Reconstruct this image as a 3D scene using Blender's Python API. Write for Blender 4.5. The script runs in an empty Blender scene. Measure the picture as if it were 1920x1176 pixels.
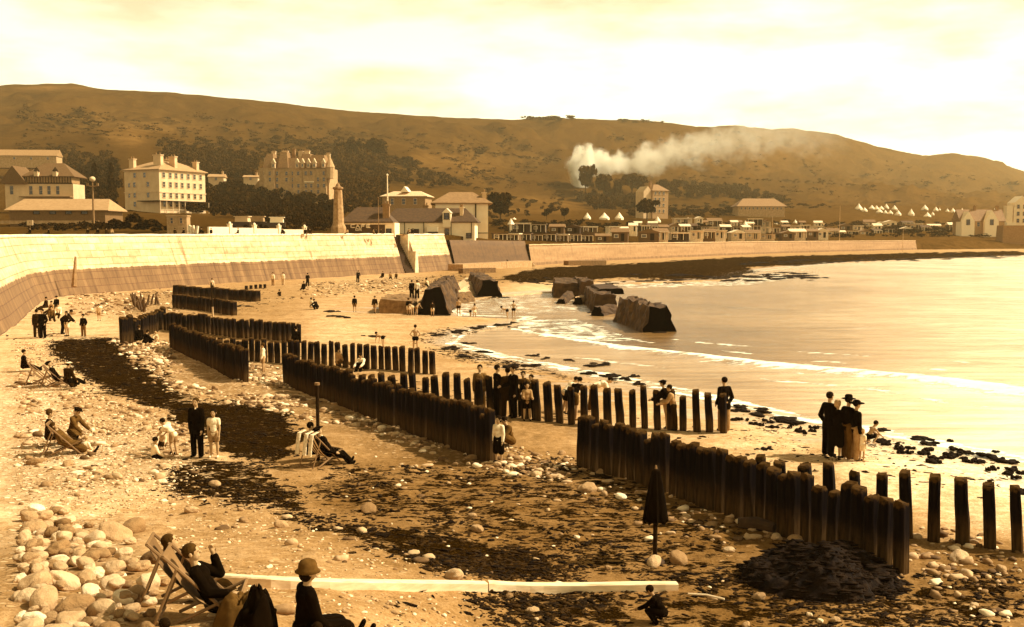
import bpy, math, random
import numpy as np
from mathutils import Vector, Matrix
SC = bpy.context.scene
COL = SC.collection
R = math.radians
random.seed(7)
# ------------------------------------------------------------ camera, sky, sun
F, CX, CY, HC, HY = 1900.0, 960.0, 588.0, 6.5, 435.0
TH = math.atan((CY - HY) / F)
cd = bpy.data.cameras.new('camera'); cam = bpy.data.objects.new('camera', cd); COL.objects.link(cam)
cd.sensor_width = 36; cd.lens = 36 * F / 1920; cd.clip_end = 15000; cd.clip_start = 0.3
cam.location = (0, 0, HC); cam.rotation_euler = (math.pi / 2 - TH, 0, 0)
SC.camera = cam
SUN_AZ, SUN_EL = 86.0, 46.0        # azimuth from +y towards +x
W = bpy.data.worlds.new('World'); SC.world = W; W.use_nodes = True
nt = W.node_tree; nt.nodes.clear()
def N(t, typ, **kw):
    n = t.nodes.new(typ)
    for k, v in kw.items():
        if k in n.inputs.keys(): n.inputs[k].default_value = v
        else: setattr(n, k, v)
    return n
sky = N(nt, 'ShaderNodeTexSky'); sky.sky_type = 'NISHITA'; sky.sun_disc = False
sky.sun_elevation = R(SUN_EL); sky.sun_rotation = R(SUN_AZ); sky.dust_density = 2.0; sky.air_density = 1.0
bw = N(nt, 'ShaderNodeRGBToBW'); nt.links.new(sky.outputs[0], bw.inputs[0])
tc = N(nt, 'ShaderNodeTexCoord'); mp = N(nt, 'ShaderNodeMapping'); mp.inputs['Scale'].default_value = (1.6, 1.6, 6.0)
nt.links.new(tc.outputs['Generated'], mp.inputs[0])
cn = N(nt, 'ShaderNodeTexNoise', Scale=2.6, Detail=7.0, Roughness=0.55); nt.links.new(mp.outputs[0], cn.inputs[0])
cr = N(nt, 'ShaderNodeValToRGB'); nt.links.new(cn.outputs[0], cr.inputs[0])
cr.color_ramp.elements[0].position = 0.36; cr.color_ramp.elements[0].color = (1.45, 1.30, .80, 1)
cr.color_ramp.elements[1].position = 0.56; cr.color_ramp.elements[1].color = (2.1, 2.05, 1.5, 1)
mx = N(nt, 'ShaderNodeVectorMath', operation='MULTIPLY')
nt.links.new(bw.outputs[0], mx.inputs[0]); nt.links.new(cr.outputs[0], mx.inputs[1])
sz_ = N(nt, 'ShaderNodeSeparateXYZ'); nt.links.new(tc.outputs['Generated'], sz_.inputs[0])
el = N(nt, 'ShaderNodeMapRange'); el.inputs[1].default_value = .16; el.inputs[2].default_value = .6; el.inputs[3].default_value = 1.0; el.inputs[4].default_value = .38; nt.links.new(sz_.outputs[2], el.inputs[0])
m2 = N(nt, 'ShaderNodeVectorMath', operation='MULTIPLY'); nt.links.new(mx.outputs[0], m2.inputs[0]); nt.links.new(el.outputs[0], m2.inputs[1])
bg = N(nt, 'ShaderNodeBackground', Strength=0.14); nt.links.new(m2.outputs[0], bg.inputs[0])
wo = N(nt, 'ShaderNodeOutputWorld'); nt.links.new(bg.outputs[0], wo.inputs[0])
sl = bpy.data.lights.new('sun', 'SUN'); sl.energy = 4.8; sl.angle = R(0.6); sl.color = (1, 0.96, 0.86)
so = bpy.data.objects.new('sun', sl); COL.objects.link(so)
sd = Vector((math.sin(R(SUN_AZ)) * math.cos(R(SUN_EL)), math.cos(R(SUN_AZ)) * math.cos(R(SUN_EL)), math.sin(R(SUN_EL))))
so.rotation_euler = sd.to_track_quat('Z', 'Y').to_euler()
SC.view_settings.view_transform = 'Standard'; SC.view_settings.look = 'None'
SC.view_settings.exposure = 0.72; SC.view_settings.gamma = 1.0
SC.cycles.volume_step_rate = 1.0; SC.cycles.volume_bounces = 2; SC.cycles.max_bounces = 5; SC.cycles.transparent_max_bounces = 12

# ------------------------------------------------------------ maths helpers
ct, st = math.cos(TH), math.sin(TH)
def ray(px, py):
    u = (np.asarray(px, float) - CX) / F; v = (CY - np.asarray(py, float)) / F
    return u, ct + v * st, -st + v * ct
def P(px, py, z=0.0):
    x, y, dz = ray(px, py); t = (z - HC) / dz
    return Vector((float(x * t), float(y * t), z))
def PA(px, py, z=0.0):
    x, y, dz = ray(px, py); t = (z - HC) / dz
    return x * t, y * t
def PD(px, py, d):
    x, y, dz = ray(px, py); t = d / y
    return Vector((float(x * t), float(d), float(HC + dz * t)))
def proj(x, y, z):
    f = y * ct - (z - HC) * st; u = y * st + (z - HC) * ct
    return CX + F * x / f, CY - F * u / f
def vnoise(x, y, seed=0):
    x = np.asarray(x, float); y = np.asarray(y, float)
    xi = np.floor(x).astype(np.int64); yi = np.floor(y).astype(np.int64)
    fx = x - xi; fy = y - yi; fx = fx * fx * (3 - 2 * fx); fy = fy * fy * (3 - 2 * fy)
    def h(a, b):
        k = (a * 374761393 + b * 668265263 + seed * 974711) & 0xffffffff
        k = ((k ^ (k >> 13)) * 1274126177) & 0xffffffff
        return ((k ^ (k >> 16)) & 0xffff) / 65535.0
    return (h(xi, yi) * (1 - fx) + h(xi + 1, yi) * fx) * (1 - fy) + (h(xi, yi + 1) * (1 - fx) + h(xi + 1, yi + 1) * fx) * fy
def fbm(x, y, seed=0, o=4):
    s = 0; a = 0.5
    for i in range(o):
        s = s + a * vnoise(x * 2 ** i, y * 2 ** i, seed + i); a *= 0.5
    return s / (1 - 0.5 ** o)
def pip(px, py, poly):
    r = np.zeros(np.shape(px), bool); n = len(poly)
    for i in range(n):
        x0, y0 = poly[i]; x1, y1 = poly[(i + 1) % n]
        if y0 == y1: continue
        c = ((y0 > py) != (y1 > py)) & (px < (x1 - x0) * (py - y0) / (y1 - y0) + x0)
        r ^= c
    return r
def segdist(x, y, pts):
    best = np.full(np.shape(x), 1e9)
    for (x0, y0), (x1, y1) in zip(pts[:-1], pts[1:]):
        dx, dy = x1 - x0, y1 - y0; L = dx * dx + dy * dy + 1e-9
        t = np.clip(((x - x0) * dx + (y - y0) * dy) / L, 0, 1)
        best = np.minimum(best, np.hypot(x - x0 - t * dx, y - y0 - t * dy))
    return best
def sstep(a, b, x): t = np.clip((x - a) / (b - a), 0, 1); return t * t * (3 - 2 * t)

# ------------------------------------------------------------ materials
def sep(r):
    return (r, r * (0.40 + 0.37 * r), r * (0.04 + 0.40 * r), 1)
def ramp(t, fac, stops):
    n = t.nodes.new('ShaderNodeValToRGB'); e = n.color_ramp.elements
    while len(e) < len(stops): e.new(0.5)
    for el, (p, c) in zip(e, stops): el.position = p; el.color = c
    t.links.new(fac, n.inputs[0]); return n
TONES = [(v, sep(v)) for v in (0.0, 0.06, 0.15, 0.3, 0.45, 0.65, 0.85, 1.0)]
MATS = {}
def mat(name, r, rough=0.85, var=0.25, scale=3.0, bump=0.0, stretch=(1, 1, 1), spec=0.3, detail=5.0, bdist=0.02):
    if name in MATS: return MATS[name]
    m = bpy.data.materials.new(name); m.use_nodes = True; t = m.node_tree
    b = t.nodes['Principled BSDF']; b.inputs['Roughness'].default_value = rough; b.inputs['Specular IOR Level'].default_value = spec
    c = N(t, 'ShaderNodeTexCoord'); mm = N(t, 'ShaderNodeMapping'); mm.inputs['Scale'].default_value = stretch
    t.links.new(c.outputs['Object'], mm.inputs[0])
    n = N(t, 'ShaderNodeTexNoise', Scale=scale, Detail=detail, Roughness=0.6); t.links.new(mm.outputs[0], n.inputs[0])
    k = ramp(t, n.outputs[0], [(0.3, sep(r * (1 - var))), (0.7, sep(min(1, r * (1 + var))))])
    t.links.new(k.outputs[0], b.inputs['Base Color'])
    if bump:
        bp = N(t, 'ShaderNodeBump', Strength=bump, Distance=bdist); t.links.new(n.outputs[0], bp.inputs['Height']); t.links.new(bp.outputs[0], b.inputs['Normal'])
    MATS[name] = m; return m
def nbsdf(name):
    m = bpy.data.materials.new(name); m.use_nodes = True; t = m.node_tree; MATS[name] = m
    return m, t, t.nodes['Principled BSDF']
def attr(t, n): a = t.nodes.new('ShaderNodeAttribute'); a.attribute_name = n; return a.outputs['Fac']
def mth(t, op, a, b=None, clamp=False):
    n = t.nodes.new('ShaderNodeMath'); n.operation = op; n.use_clamp = clamp
    for i, v in enumerate((a, b)):
        if v is None: continue
        if isinstance(v, (int, float)): n.inputs[i].default_value = v
        else: t.links.new(v, n.inputs[i])
    return n.outputs[0]
def mrange(t, v, a, b, c=0.0, d=1.0):
    n = t.nodes.new('ShaderNodeMapRange'); n.interpolation_type = 'SMOOTHSTEP'
    t.links.new(v, n.inputs[0])
    for i, q in enumerate((a, b, c, d)):
        if isinstance(q, (int, float)): n.inputs[i + 1].default_value = q
        else: t.links.new(q, n.inputs[i + 1])
    return n.outputs[0]
def mixc(t, f, a, b):
    n = t.nodes.new('ShaderNodeMix'); n.data_type = 'RGBA'
    for i, v in ((0, f), (6, a), (7, b)):
        if isinstance(v, (tuple, float, int)): n.inputs[i].default_value = v
        else: t.links.new(v, n.inputs[i])
    return n.outputs[2]
def tnoise(t, vec, scale, detail=5.0, rough=0.6):
    n = N(t, 'ShaderNodeTexNoise', Scale=scale, Detail=detail, Roughness=rough); t.links.new(vec, n.inputs[0]); return n.outputs[0]
def tmap(t, vec, sc):
    n = N(t, 'ShaderNodeMapping'); n.inputs['Scale'].default_value = sc; t.links.new(vec, n.inputs[0]); return n.outputs[0]

# sand / shingle / weed ground
def ground_mat():
    m, t, b = nbsdf('beach sand'); c = N(t, 'ShaderNodeTexCoord').outputs['Object']
    tone, weed, peb, wet = (attr(t, a) for a in ('tone', 'weed', 'pebble', 'wet'))
    n1 = tnoise(t, c, 0.9, 6); n2 = tnoise(t, tmap(t, c, (0.8, 1, 1)), 5.5, 4, .65); n3 = tnoise(t, c, 22.0, 3); n5 = tnoise(t, tmap(t, c, (.16, .7, 1)), 1.0, 5)
    n1 = mth(t, 'MULTIPLY', mth(t, 'ADD', n1, n5), .5)
    f = mth(t, 'MULTIPLY', tone, mth(t, 'ADD', -0.95, mth(t, 'ADD', mth(t, 'MULTIPLY', n1, 1.6), mth(t, 'ADD', mth(t, 'MULTIPLY', n2, 1.2), mth(t, 'MULTIPLY', n3, 1.1)))))
    sand = ramp(t, f, TONES).outputs[0]
    # shingle: small stones as voronoi cells of their own tone
    v = N(t, 'ShaderNodeTexVoronoi', Scale=6.5); t.links.new(tmap(t, c, (0.8, 1.15, 1)), v.inputs[0])
    cell = N(t, 'ShaderNodeSeparateColor'); t.links.new(v.outputs['Color'], cell.inputs[0])
    st_t = mth(t, 'MULTIPLY', mth(t, 'ADD', tone, 0.12), mth(t, 'ADD', 0.55, mth(t, 'MULTIPLY', cell.outputs[0], 0.75)))
    st_c = ramp(t, st_t, TONES).outputs[0]
    inside = mrange(t, v.outputs['Distance'], 0.42, 0.33)
    pick = mth(t, 'LESS_THAN', cell.outputs[1], peb)
    pf = mth(t, 'MULTIPLY', inside, pick)
    gap = mth(t, 'MULTIPLY', mth(t, 'SUBTRACT', 1.0, inside), mth(t, 'MULTIPLY', peb, 0.45))
    col = mixc(t, pf, mixc(t, gap, sand, sep(0.12)), st_c)
    # dark specks of dry weed and grit
    spk = tnoise(t, tmap(t, c, (0.55, 1.1, 1)), 6.5, 7, 0.72)
    w1 = tnoise(t, tmap(t, c, (0.6, 1.0, 1)), 2.4, 8, 0.72)
    wn = mth(t, 'ADD', mth(t, 'MULTIPLY', w1, 0.55), mth(t, 'MULTIPLY', spk, 0.45))
    wm = mrange(t, wn, mth(t, 'SUBTRACT', 0.69, mth(t, 'MULTIPLY', weed, 0.30)), mth(t, 'SUBTRACT', 0.725, mth(t, 'MULTIPLY', weed, 0.30)))
    wc = ramp(t, n3, [(0.35, sep(0.006)), (0.58, sep(0.022)), (0.75, sep(0.10))]).outputs[0]
    col = mixc(t, wm, col, wc)
    t.links.new(col, b.inputs['Base Color'])
    ro = mrange(t, wet, 0.0, 1.0, 0.95, 0.26)
    t.links.new(ro, b.inputs['Roughness'])
    t.links.new(mth(t, 'MULTIPLY', mrange(t, wet, 0.0, 1.0, 0.02, 0.6), mth(t, 'SUBTRACT', 1.0, wm)), b.inputs['Specular IOR Level'])
    h = mth(t, 'ADD', mth(t, 'MULTIPLY', n2, 0.6), mth(t, 'ADD', mth(t, 'MULTIPLY', n3, 0.25), mth(t, 'MULTIPLY', pf, 0.7)))
    h = mth(t, 'ADD', h, mth(t, 'MULTIPLY', wm, mth(t, 'MULTIPLY', spk, 1.2)))
    bp = N(t, 'ShaderNodeBump', Distance=0.07); t.links.new(h, bp.inputs['Height'])
    t.links.new(mrange(t, wet, 0.0, 1.0, 0.9, 0.12), bp.inputs['Strength']); t.links.new(bp.outputs[0], b.inputs['Normal'])
    return m
def sea_mat():
    m, t, b = nbsdf('sea water'); c = N(t, 'ShaderNodeTexCoord').outputs['Object']
    foam, tone = attr(t, 'foam'), attr(t, 'tone')
    n1 = tnoise(t, tmap(t, c, (0.28, 1.6, 1)), 0.6, 7, .68); n2 = tnoise(t, tmap(t, c, (0.7, 1.8, 1)), 2.2, 4); n3 = tnoise(t, c, 0.07, 4)
    f = mth(t, 'MULTIPLY', tone, mth(t, 'ADD', -0.35, mth(t, 'ADD', mth(t, 'MULTIPLY', n1, 1.7), mth(t, 'MULTIPLY', n3, 1.0))))  # ripple light and dark painted as streaks in the water colour
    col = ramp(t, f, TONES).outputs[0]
    fn = mth(t, 'ADD', mth(t, 'MULTIPLY', tnoise(t, tmap(t, c, (0.6, 1.5, 1)), 1.3, 8, 0.7), 0.7), mth(t, 'MULTIPLY', n2, 0.3))
    fm = mrange(t, fn, mth(t, 'SUBTRACT', 0.74, mth(t, 'MULTIPLY', foam, 0.42)), mth(t, 'SUBTRACT', 0.80, mth(t, 'MULTIPLY', foam, 0.42)))
    col = mixc(t, fm, col, (0.95, 0.84, 0.55, 1))
    t.links.new(col, b.inputs['Base Color'])
    t.links.new(mrange(t, fm, 0.0, 1.0, 0.16, 0.9), b.inputs['Roughness'])
    h = mth(t, 'ADD', mth(t, 'ADD', mth(t, 'MULTIPLY', n1, 1.0), mth(t, 'MULTIPLY', n2, 0.35)), mth(t, 'MULTIPLY', fm, 0.4))
    bp = N(t, 'ShaderNodeBump', Strength=0.8, Distance=0.22); t.links.new(h, bp.inputs['Height']); t.links.new(bp.outputs[0], b.inputs['Normal'])
    return m
def hill_mat():
    m, t, b = nbsdf('hill grass and gorse'); c = N(t, 'ShaderNodeTexCoord').outputs['Object']
    tone, bush = attr(t, 'tone'), attr(t, 'bush')
    n1 = tnoise(t, c, 0.012, 8, 0.62); n2 = tnoise(t, c, 0.09, 6, 0.7); n3 = tnoise(t, c, 0.35, 4)
    f = mth(t, 'MULTIPLY', tone, mth(t, 'ADD', -0.75, mth(t, 'ADD', mth(t, 'MULTIPLY', n1, 1.7), mth(t, 'MULTIPLY', n2, 1.7))))
    col = ramp(t, f, TONES).outputs[0]
    bn = mth(t, 'ADD', mth(t, 'MULTIPLY', n2, 0.5), mth(t, 'ADD', mth(t, 'MULTIPLY', n3, 0.2), mth(t, 'MULTIPLY', n1, 0.3)))
    bm = mrange(t, bn, mth(t, 'SUBTRACT', 0.70, mth(t, 'MULTIPLY', bush, 0.34)), mth(t, 'SUBTRACT', 0.78, mth(t, 'MULTIPLY', bush, 0.34)))
    col = mixc(t, mth(t, 'MULTIPLY', bm, 0.85), col, sep(0.06))
    t.links.new(col, b.inputs['Base Color']); b.inputs['Roughness'].default_value = 1.0; b.inputs['Specular IOR Level'].default_value = 0.0
    bp = N(t, 'ShaderNodeBump', Strength=0.8, Distance=3.0); t.links.new(bn, bp.inputs['Height']); t.links.new(bp.outputs[0], b.inputs['Normal'])
    return m
def wall_mat(name, hi, lo, line, courses=True, streak=1.0):
    m, t, b = nbsdf(name); tcx = N(t, 'ShaderNodeTexCoord'); c = tcx.outputs['UV']
    s = N(t, 'ShaderNodeSeparateXYZ'); t.links.new(c, s.inputs[0]); u, z = s.outputs[0], s.outputs[1]
    stn = tnoise(t, tmap(t, c, (0.9, 0.06, 1)), 1.0, 6, 0.7); bn = tnoise(t, tmap(t, c, (0.06, 0.9, 1)), 1.0, 4)
    gn = tnoise(t, c, 1.2, 7, 0.65)
    edge = mth(t, 'ADD', z, mth(t, 'MULTIPLY', mth(t, 'SUBTRACT', stn, 0.5), 0.7))
    low = mrange(t, edge, line + 0.06, line - 0.06)
    dr = mrange(t, stn, 0.56, 0.72)
    ut = mth(t, 'MULTIPLY', hi, mth(t, 'SUBTRACT', mth(t, 'ADD', 0.1, mth(t, 'ADD', mth(t, 'MULTIPLY', gn, 0.9), mth(t, 'MULTIPLY', bn, 0.75))), mth(t, 'MULTIPLY', dr, .5)))
    lt = mth(t, 'MULTIPLY', lo, mth(t, 'ADD', 0.05, mth(t, 'ADD', mth(t, 'MULTIPLY', mth(t, 'POWER', stn, 2.0), 3.0 * streak), mth(t, 'MULTIPLY', gn, 0.4))))
    col = mixc(t, low, ramp(t, ut, TONES).outputs[0], ramp(t, lt, TONES).outputs[0])
    if courses:
        br = N(t, 'ShaderNodeTexBrick'); br.inputs['Scale'].default_value = 1.0; br.inputs['Brick Width'].default_value = 1.9; br.inputs['Row Height'].default_value = 0.75
        br.inputs['Mortar Size'].default_value = 0.035; br.inputs['Color1'].default_value = (1, 1, 1, 1); br.inputs['Color2'].default_value = (0.8, .76, .68, 1); br.inputs['Mortar'].default_value = (0.55, 0.42, 0.25, 1)
        t.links.new(c, br.inputs[0])
        mm = t.nodes.new('ShaderNodeMix'); mm.data_type = 'RGBA'; mm.blend_type = 'MULTIPLY'; mm.inputs[0].default_value = 0.95
        t.links.new(col, mm.inputs[6]); t.links.new(br.outputs[0], mm.inputs[7]); col = mm.outputs[2]
    t.links.new(col, b.inputs['Base Color']); b.inputs['Roughness'].default_value = 0.9
    bp = N(t, 'ShaderNodeBump', Strength=0.5, Distance=0.08); t.links.new(gn, bp.inputs['Height']); t.links.new(bp.outputs[0], b.inputs['Normal'])
    return m
def post_mat():
    m, t, b = nbsdf('tarred wet timber'); c = N(t, 'ShaderNodeTexCoord').outputs['Object']
    s = N(t, 'ShaderNodeSeparateXYZ'); t.links.new(c, s.inputs[0])
    n = tnoise(t, tmap(t, c, (14, 14, 1.5)), 1.0, 5); g = tnoise(t, c, 5.0, 5)
    hz = mth(t, 'ADD', s.outputs[2], mth(t, 'MULTIPLY', mth(t, 'SUBTRACT', g, 0.5), 0.5))
    low = mrange(t, hz, 0.85, 0.15); top = mrange(t, hz, 1.27, 1.36)
    d = ramp(t, n, [(0.35, (0.003, 0.0015, 0.0015, 1)), (0.75, (0.012, 0.006, 0.003, 1))]).outputs[0]
    col = mixc(t, mth(t, 'MULTIPLY', low, 0.38), d, ramp(t, n, [(0.3, sep(0.05)), (0.7, sep(0.22))]).outputs[0])
    col = mixc(t, mth(t, 'MULTIPLY', top, 0.65), col, sep(0.10))
    t.links.new(col, b.inputs['Base Color']); b.inputs['Roughness'].default_value = 0.95; b.inputs['Specular IOR Level'].default_value = 0.03
    bp = N(t, 'ShaderNodeBump', Strength=0.8, Distance=0.03); t.links.new(n, bp.inputs['Height']); t.links.new(bp.outputs[0], b.inputs['Normal'])
    return m
M_GROUND, M_SEA, M_HILL, M_POST = ground_mat(), sea_mat(), hill_mat(), post_mat()
M_WALL = wall_mat('pale sea wall masonry', 0.72, 0.19, 2.6)
M_WALL2 = wall_mat('brown sea wall concrete', 0.13, 0.30, 0.5, False)
M_WALL3 = wall_mat('far sea wall concrete', 0.33, 0.2, 0.5, False)

# ------------------------------------------------------------ object helpers
def tag(o, label=None, cat=None, group=None, kind=None):
    if label: o['label'] = label
    if cat: o['category'] = cat
    if group: o['group'] = group
    if kind: o['kind'] = kind
    return o
def empty(name, loc, rz=0.0, label=None, cat=None, group=None):
    o = bpy.data.objects.new(name, None); COL.objects.link(o); o.location = loc; o.rotation_euler = (0, 0, rz)
    o.empty_display_size = 0.3
    return tag(o, label, cat, group)
def npmesh(name, V, Fc, m, parent=None, smooth=False, attrs=None):
    V = np.asarray(V, np.float32); Fc = np.asarray(Fc, np.int32); me = bpy.data.meshes.new(name)
    k = Fc.shape[1]; me.vertices.add(len(V)); me.vertices.foreach_set('co', V.ravel())
    me.loops.add(Fc.size); me.loops.foreach_set('vertex_index', Fc.ravel())
    me.polygons.add(len(Fc)); me.polygons.foreach_set('loop_start', np.arange(0, Fc.size, k, dtype=np.int32))
    me.update(calc_edges=True)
    if smooth: me.polygons.foreach_set('use_smooth', np.ones(len(Fc), bool))
    for a, v in (attrs or {}).items():
        at = me.attributes.new(a, 'FLOAT', 'POINT'); at.data.foreach_set('value', np.asarray(v, np.float32).ravel())
    if m: me.materials.append(m)
    o = bpy.data.objects.new(name, me); COL.objects.link(o)
    if parent: o.parent = parent
    return o
def grid_faces(nr, nc):
    i = np.arange(nr - 1)[:, None] * nc + np.arange(nc - 1)[None, :]
    i = i.ravel(); return np.stack([i, i + 1, i + nc + 1, i + nc], 1)
class MB:
    def __init__(s): s.v = []; s.f = []; s.m = []; s.cm = 0
    def add(s, vs, fs):
        b = len(s.v); s.v += [tuple(v) for v in vs]; s.f += [tuple(b + i for i in f) for f in fs]; s.m += [s.cm] * len(fs); return s
    def box(s, c, sz, M=None, taper=1.0):
        x, y, z = c; a, b, h = sz[0] / 2, sz[1] / 2, sz[2] / 2; q = taper
        vs = [Vector((x - a, y - b, z - h)), Vector((x + a, y - b, z - h)), Vector((x + a, y + b, z - h)), Vector((x - a, y + b, z - h)),
              Vector((x - a * q, y - b * q, z + h)), Vector((x + a * q, y - b * q, z + h)), Vector((x + a * q, y + b * q, z + h)), Vector((x - a * q, y + b * q, z + h))]
        if M is not None: vs = [M @ v for v in vs]
        return s.add(vs, [(0, 3, 2, 1), (4, 5, 6, 7), (0, 1, 5, 4), (1, 2, 6, 5), (2, 3, 7, 6), (3, 0, 4, 7)])
    def tube(s, pts, rad, n=8, cap=True):
        pts = [Vector(p) for p in pts]; rings = []; u = None
        for i, p in enumerate(pts):
            d = (pts[min(i + 1, len(pts) - 1)] - pts[max(i - 1, 0)]).normalized()
            if u is None: u = d.orthogonal().normalized()
            else: u = (u - d * u.dot(d)).normalized()
            w = d.cross(u); r = rad[i] if hasattr(rad, '__len__') else rad
            rings.append([p + (u * math.cos(k * 2 * math.pi / n) + w * math.sin(k * 2 * math.pi / n)) * r for k in range(n)])
        vs = [v for r in rings for v in r]; fs = []
        for i in range(len(rings) - 1):
            for k in range(n): fs.append((i * n + k, i * n + (k + 1) % n, (i + 1) * n + (k + 1) % n, (i + 1) * n + k))
        if cap: fs.append(tuple(reversed(range(n)))); fs.append(tuple((len(rings) - 1) * n + k for k in range(n)))
        return s.add(vs, fs)
    def cap(s, p0, r0, p1, r1, n=10):
        p0 = Vector(p0); p1 = Vector(p1); d = (p1 - p0); L = d.length
        if L < 1e-5: return s.blob(p0, (r0, r0, r0))
        d /= L
        pts = [p0 - d * r0 * .98, p0 - d * r0 * 0.85, p0 - d * r0 * 0.5, p0, p1, p1 + d * r1 * 0.5, p1 + d * r1 * 0.85, p1 + d * r1 * .98]
        return s.tube(pts, [r0 * 0.2, r0 * 0.53, r0 * 0.87, r0, r1, r1 * 0.87, r1 * 0.53, r1 * 0.2], n)
    def blob(s, c, r, M=None, n=12, m=8):
        c = Vector(c); vs = [Vector((0, 0, r[2]))]; fs = []
        for i in range(1, m):
            a = math.pi * i / m
            for k in range(n):
                b = 2 * math.pi * k / n; vs.append(Vector((r[0] * math.sin(a) * math.cos(b), r[1] * math.sin(a) * math.sin(b), r[2] * math.cos(a))))
        vs.append(Vector((0, 0, -r[2])))
        for k in range(n):
            fs.append((0, 1 + k, 1 + (k + 1) % n)); fs.append((len(vs) - 1, 1 + (m - 2) * n + (k + 1) % n, 1 + (m - 2) * n + k))
            for i in range(m - 2): fs.append((1 + i * n + k, 1 + (i + 1) * n + k, 1 + (i + 1) * n + (k + 1) % n, 1 + i * n + (k + 1) % n))
        vs = [c + (M @ v if M is not None else v) for v in vs]
        return s.add(vs, fs)
    def lathe(s, prof, n=16, c=(0, 0, 0), M=None):
        vs = []; fs = []
        for r, z in prof:
            for k in range(n):
                v = Vector((r * math.cos(2 * math.pi * k / n), r * math.sin(2 * math.pi * k / n), z))
                vs.append(Vector(c) + (M @ v if M is not None else v))
        for i in range(len(prof) - 1):
            for k in range(n): fs.append((i * n + k, i * n + (k + 1) % n, (i + 1) * n + (k + 1) % n, (i + 1) * n + k))
        fs.append(tuple(reversed(range(n)))); fs.append(tuple((len(prof) - 1) * n + k for k in range(n)))
        return s.add(vs, fs)
    def prism(s, outline, y0, y1):      # outline in x,z, extruded in y
        n = len(outline); vs = [(x, y0, z) for x, z in outline] + [(x, y1, z) for x, z in outline]
        fs = [tuple(range(n)), tuple(reversed(range(n, 2 * n)))] + [((i + 1) % n, i, n + i, n + (i + 1) % n) for i in range(n)]
        return s.add(vs, fs)
    def mesh(s, name, mats, smooth=False):
        me = bpy.data.meshes.new(name); me.from_pydata(s.v, [], s.f)
        for m in (mats if isinstance(mats, (list, tuple)) else [mats]): me.materials.append(m)
        if any(s.m): me.polygons.foreach_set('material_index', s.m)
        if smooth: me.polygons.foreach_set('use_smooth', [True] * len(s.f))
        me.update(); return me
    def build(s, name, mats, parent=None, smooth=False, loc=None, rz=None):
        o = bpy.data.objects.new(name, s.mesh(name, mats, smooth)); COL.objects.link(o)
        if parent: o.parent = parent
        if loc is not None: o.location = loc
        if rz is not None: o.rotation_euler = (0, 0, rz)
        return o
def inst(name, me, parent=None, loc=(0, 0, 0), rot=(0, 0, 0), scale=(1, 1, 1)):
    o = bpy.data.objects.new(name, me); COL.objects.link(o); o.location = loc; o.rotation_euler = rot; o.scale = scale
    if parent: o.parent = parent
    return o
def copy_tree(o, parent=None):
    c = o.copy(); COL.objects.link(c); c.parent = parent
    for ch in list(o.children): copy_tree(ch, c)
    return c

# ------------------------------------------------------------ the beach
SHORE = [(2900, 1010), (1920, 862), (1700, 820), (1500, 782), (1380, 756), (1200, 716), (1080, 694), (950, 670), (840, 643), (862, 622), (960, 606), (1000, 594), (870, 592), (842, 576), (862, 560),
         (940, 552), (1040, 545), (1100, 538), (1160, 530), (1350, 524), (1400, 510), (1560, 492), (1750, 484), (1920, 478), (2900, 472)]
SZ = -0.25
shore_w = [tuple(float(c) for c in PA(x, y, SZ)) for x, y in SHORE]
TONEP = [(60, 650, .8), (60, 760, .95), (250, 740, .7), (150, 850, 1.0), (100, 930, .9), (300, 990, .7), (500, 1050, .6), (700, 1140, .55), (700, 940, .34), (900, 920, .34), (1000, 1000, .32), (1200, 950, .3),
         (1350, 1000, .3), (1400, 1130, .3), (1600, 1000, .26), (1850, 1060, .32), (1850, 960, .95), (1700, 890, 1.05), (1500, 860, .8), (1450, 810, .85), (1000, 820, .5), (950, 880, .38), (700, 750, .55), (600, 700, .66),
         (450, 700, .7), (650, 620, .8), (900, 610, .7), (700, 580, .7), (500, 570, .55), (300, 570, .66), (150, 590, .85), (700, 530, .7), (900, 515, .5), (1100, 488, .6), (1500, 478, .6), (1100, 740, .66), (900, 690, .66),
         (1100, 670, .6), (1900, 900, 1.2), (1750, 840, 1.1), (400, 620, .5), (600, 850, .5), (60, 1100, .6), (450, 1140, .55), (1050, 1160, .42), (1200, 790, .78), (250, 900, .85), (400, 960, .6), (480, 640, .5), (1000, 560, .9), (960, 660, .6)]
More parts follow.
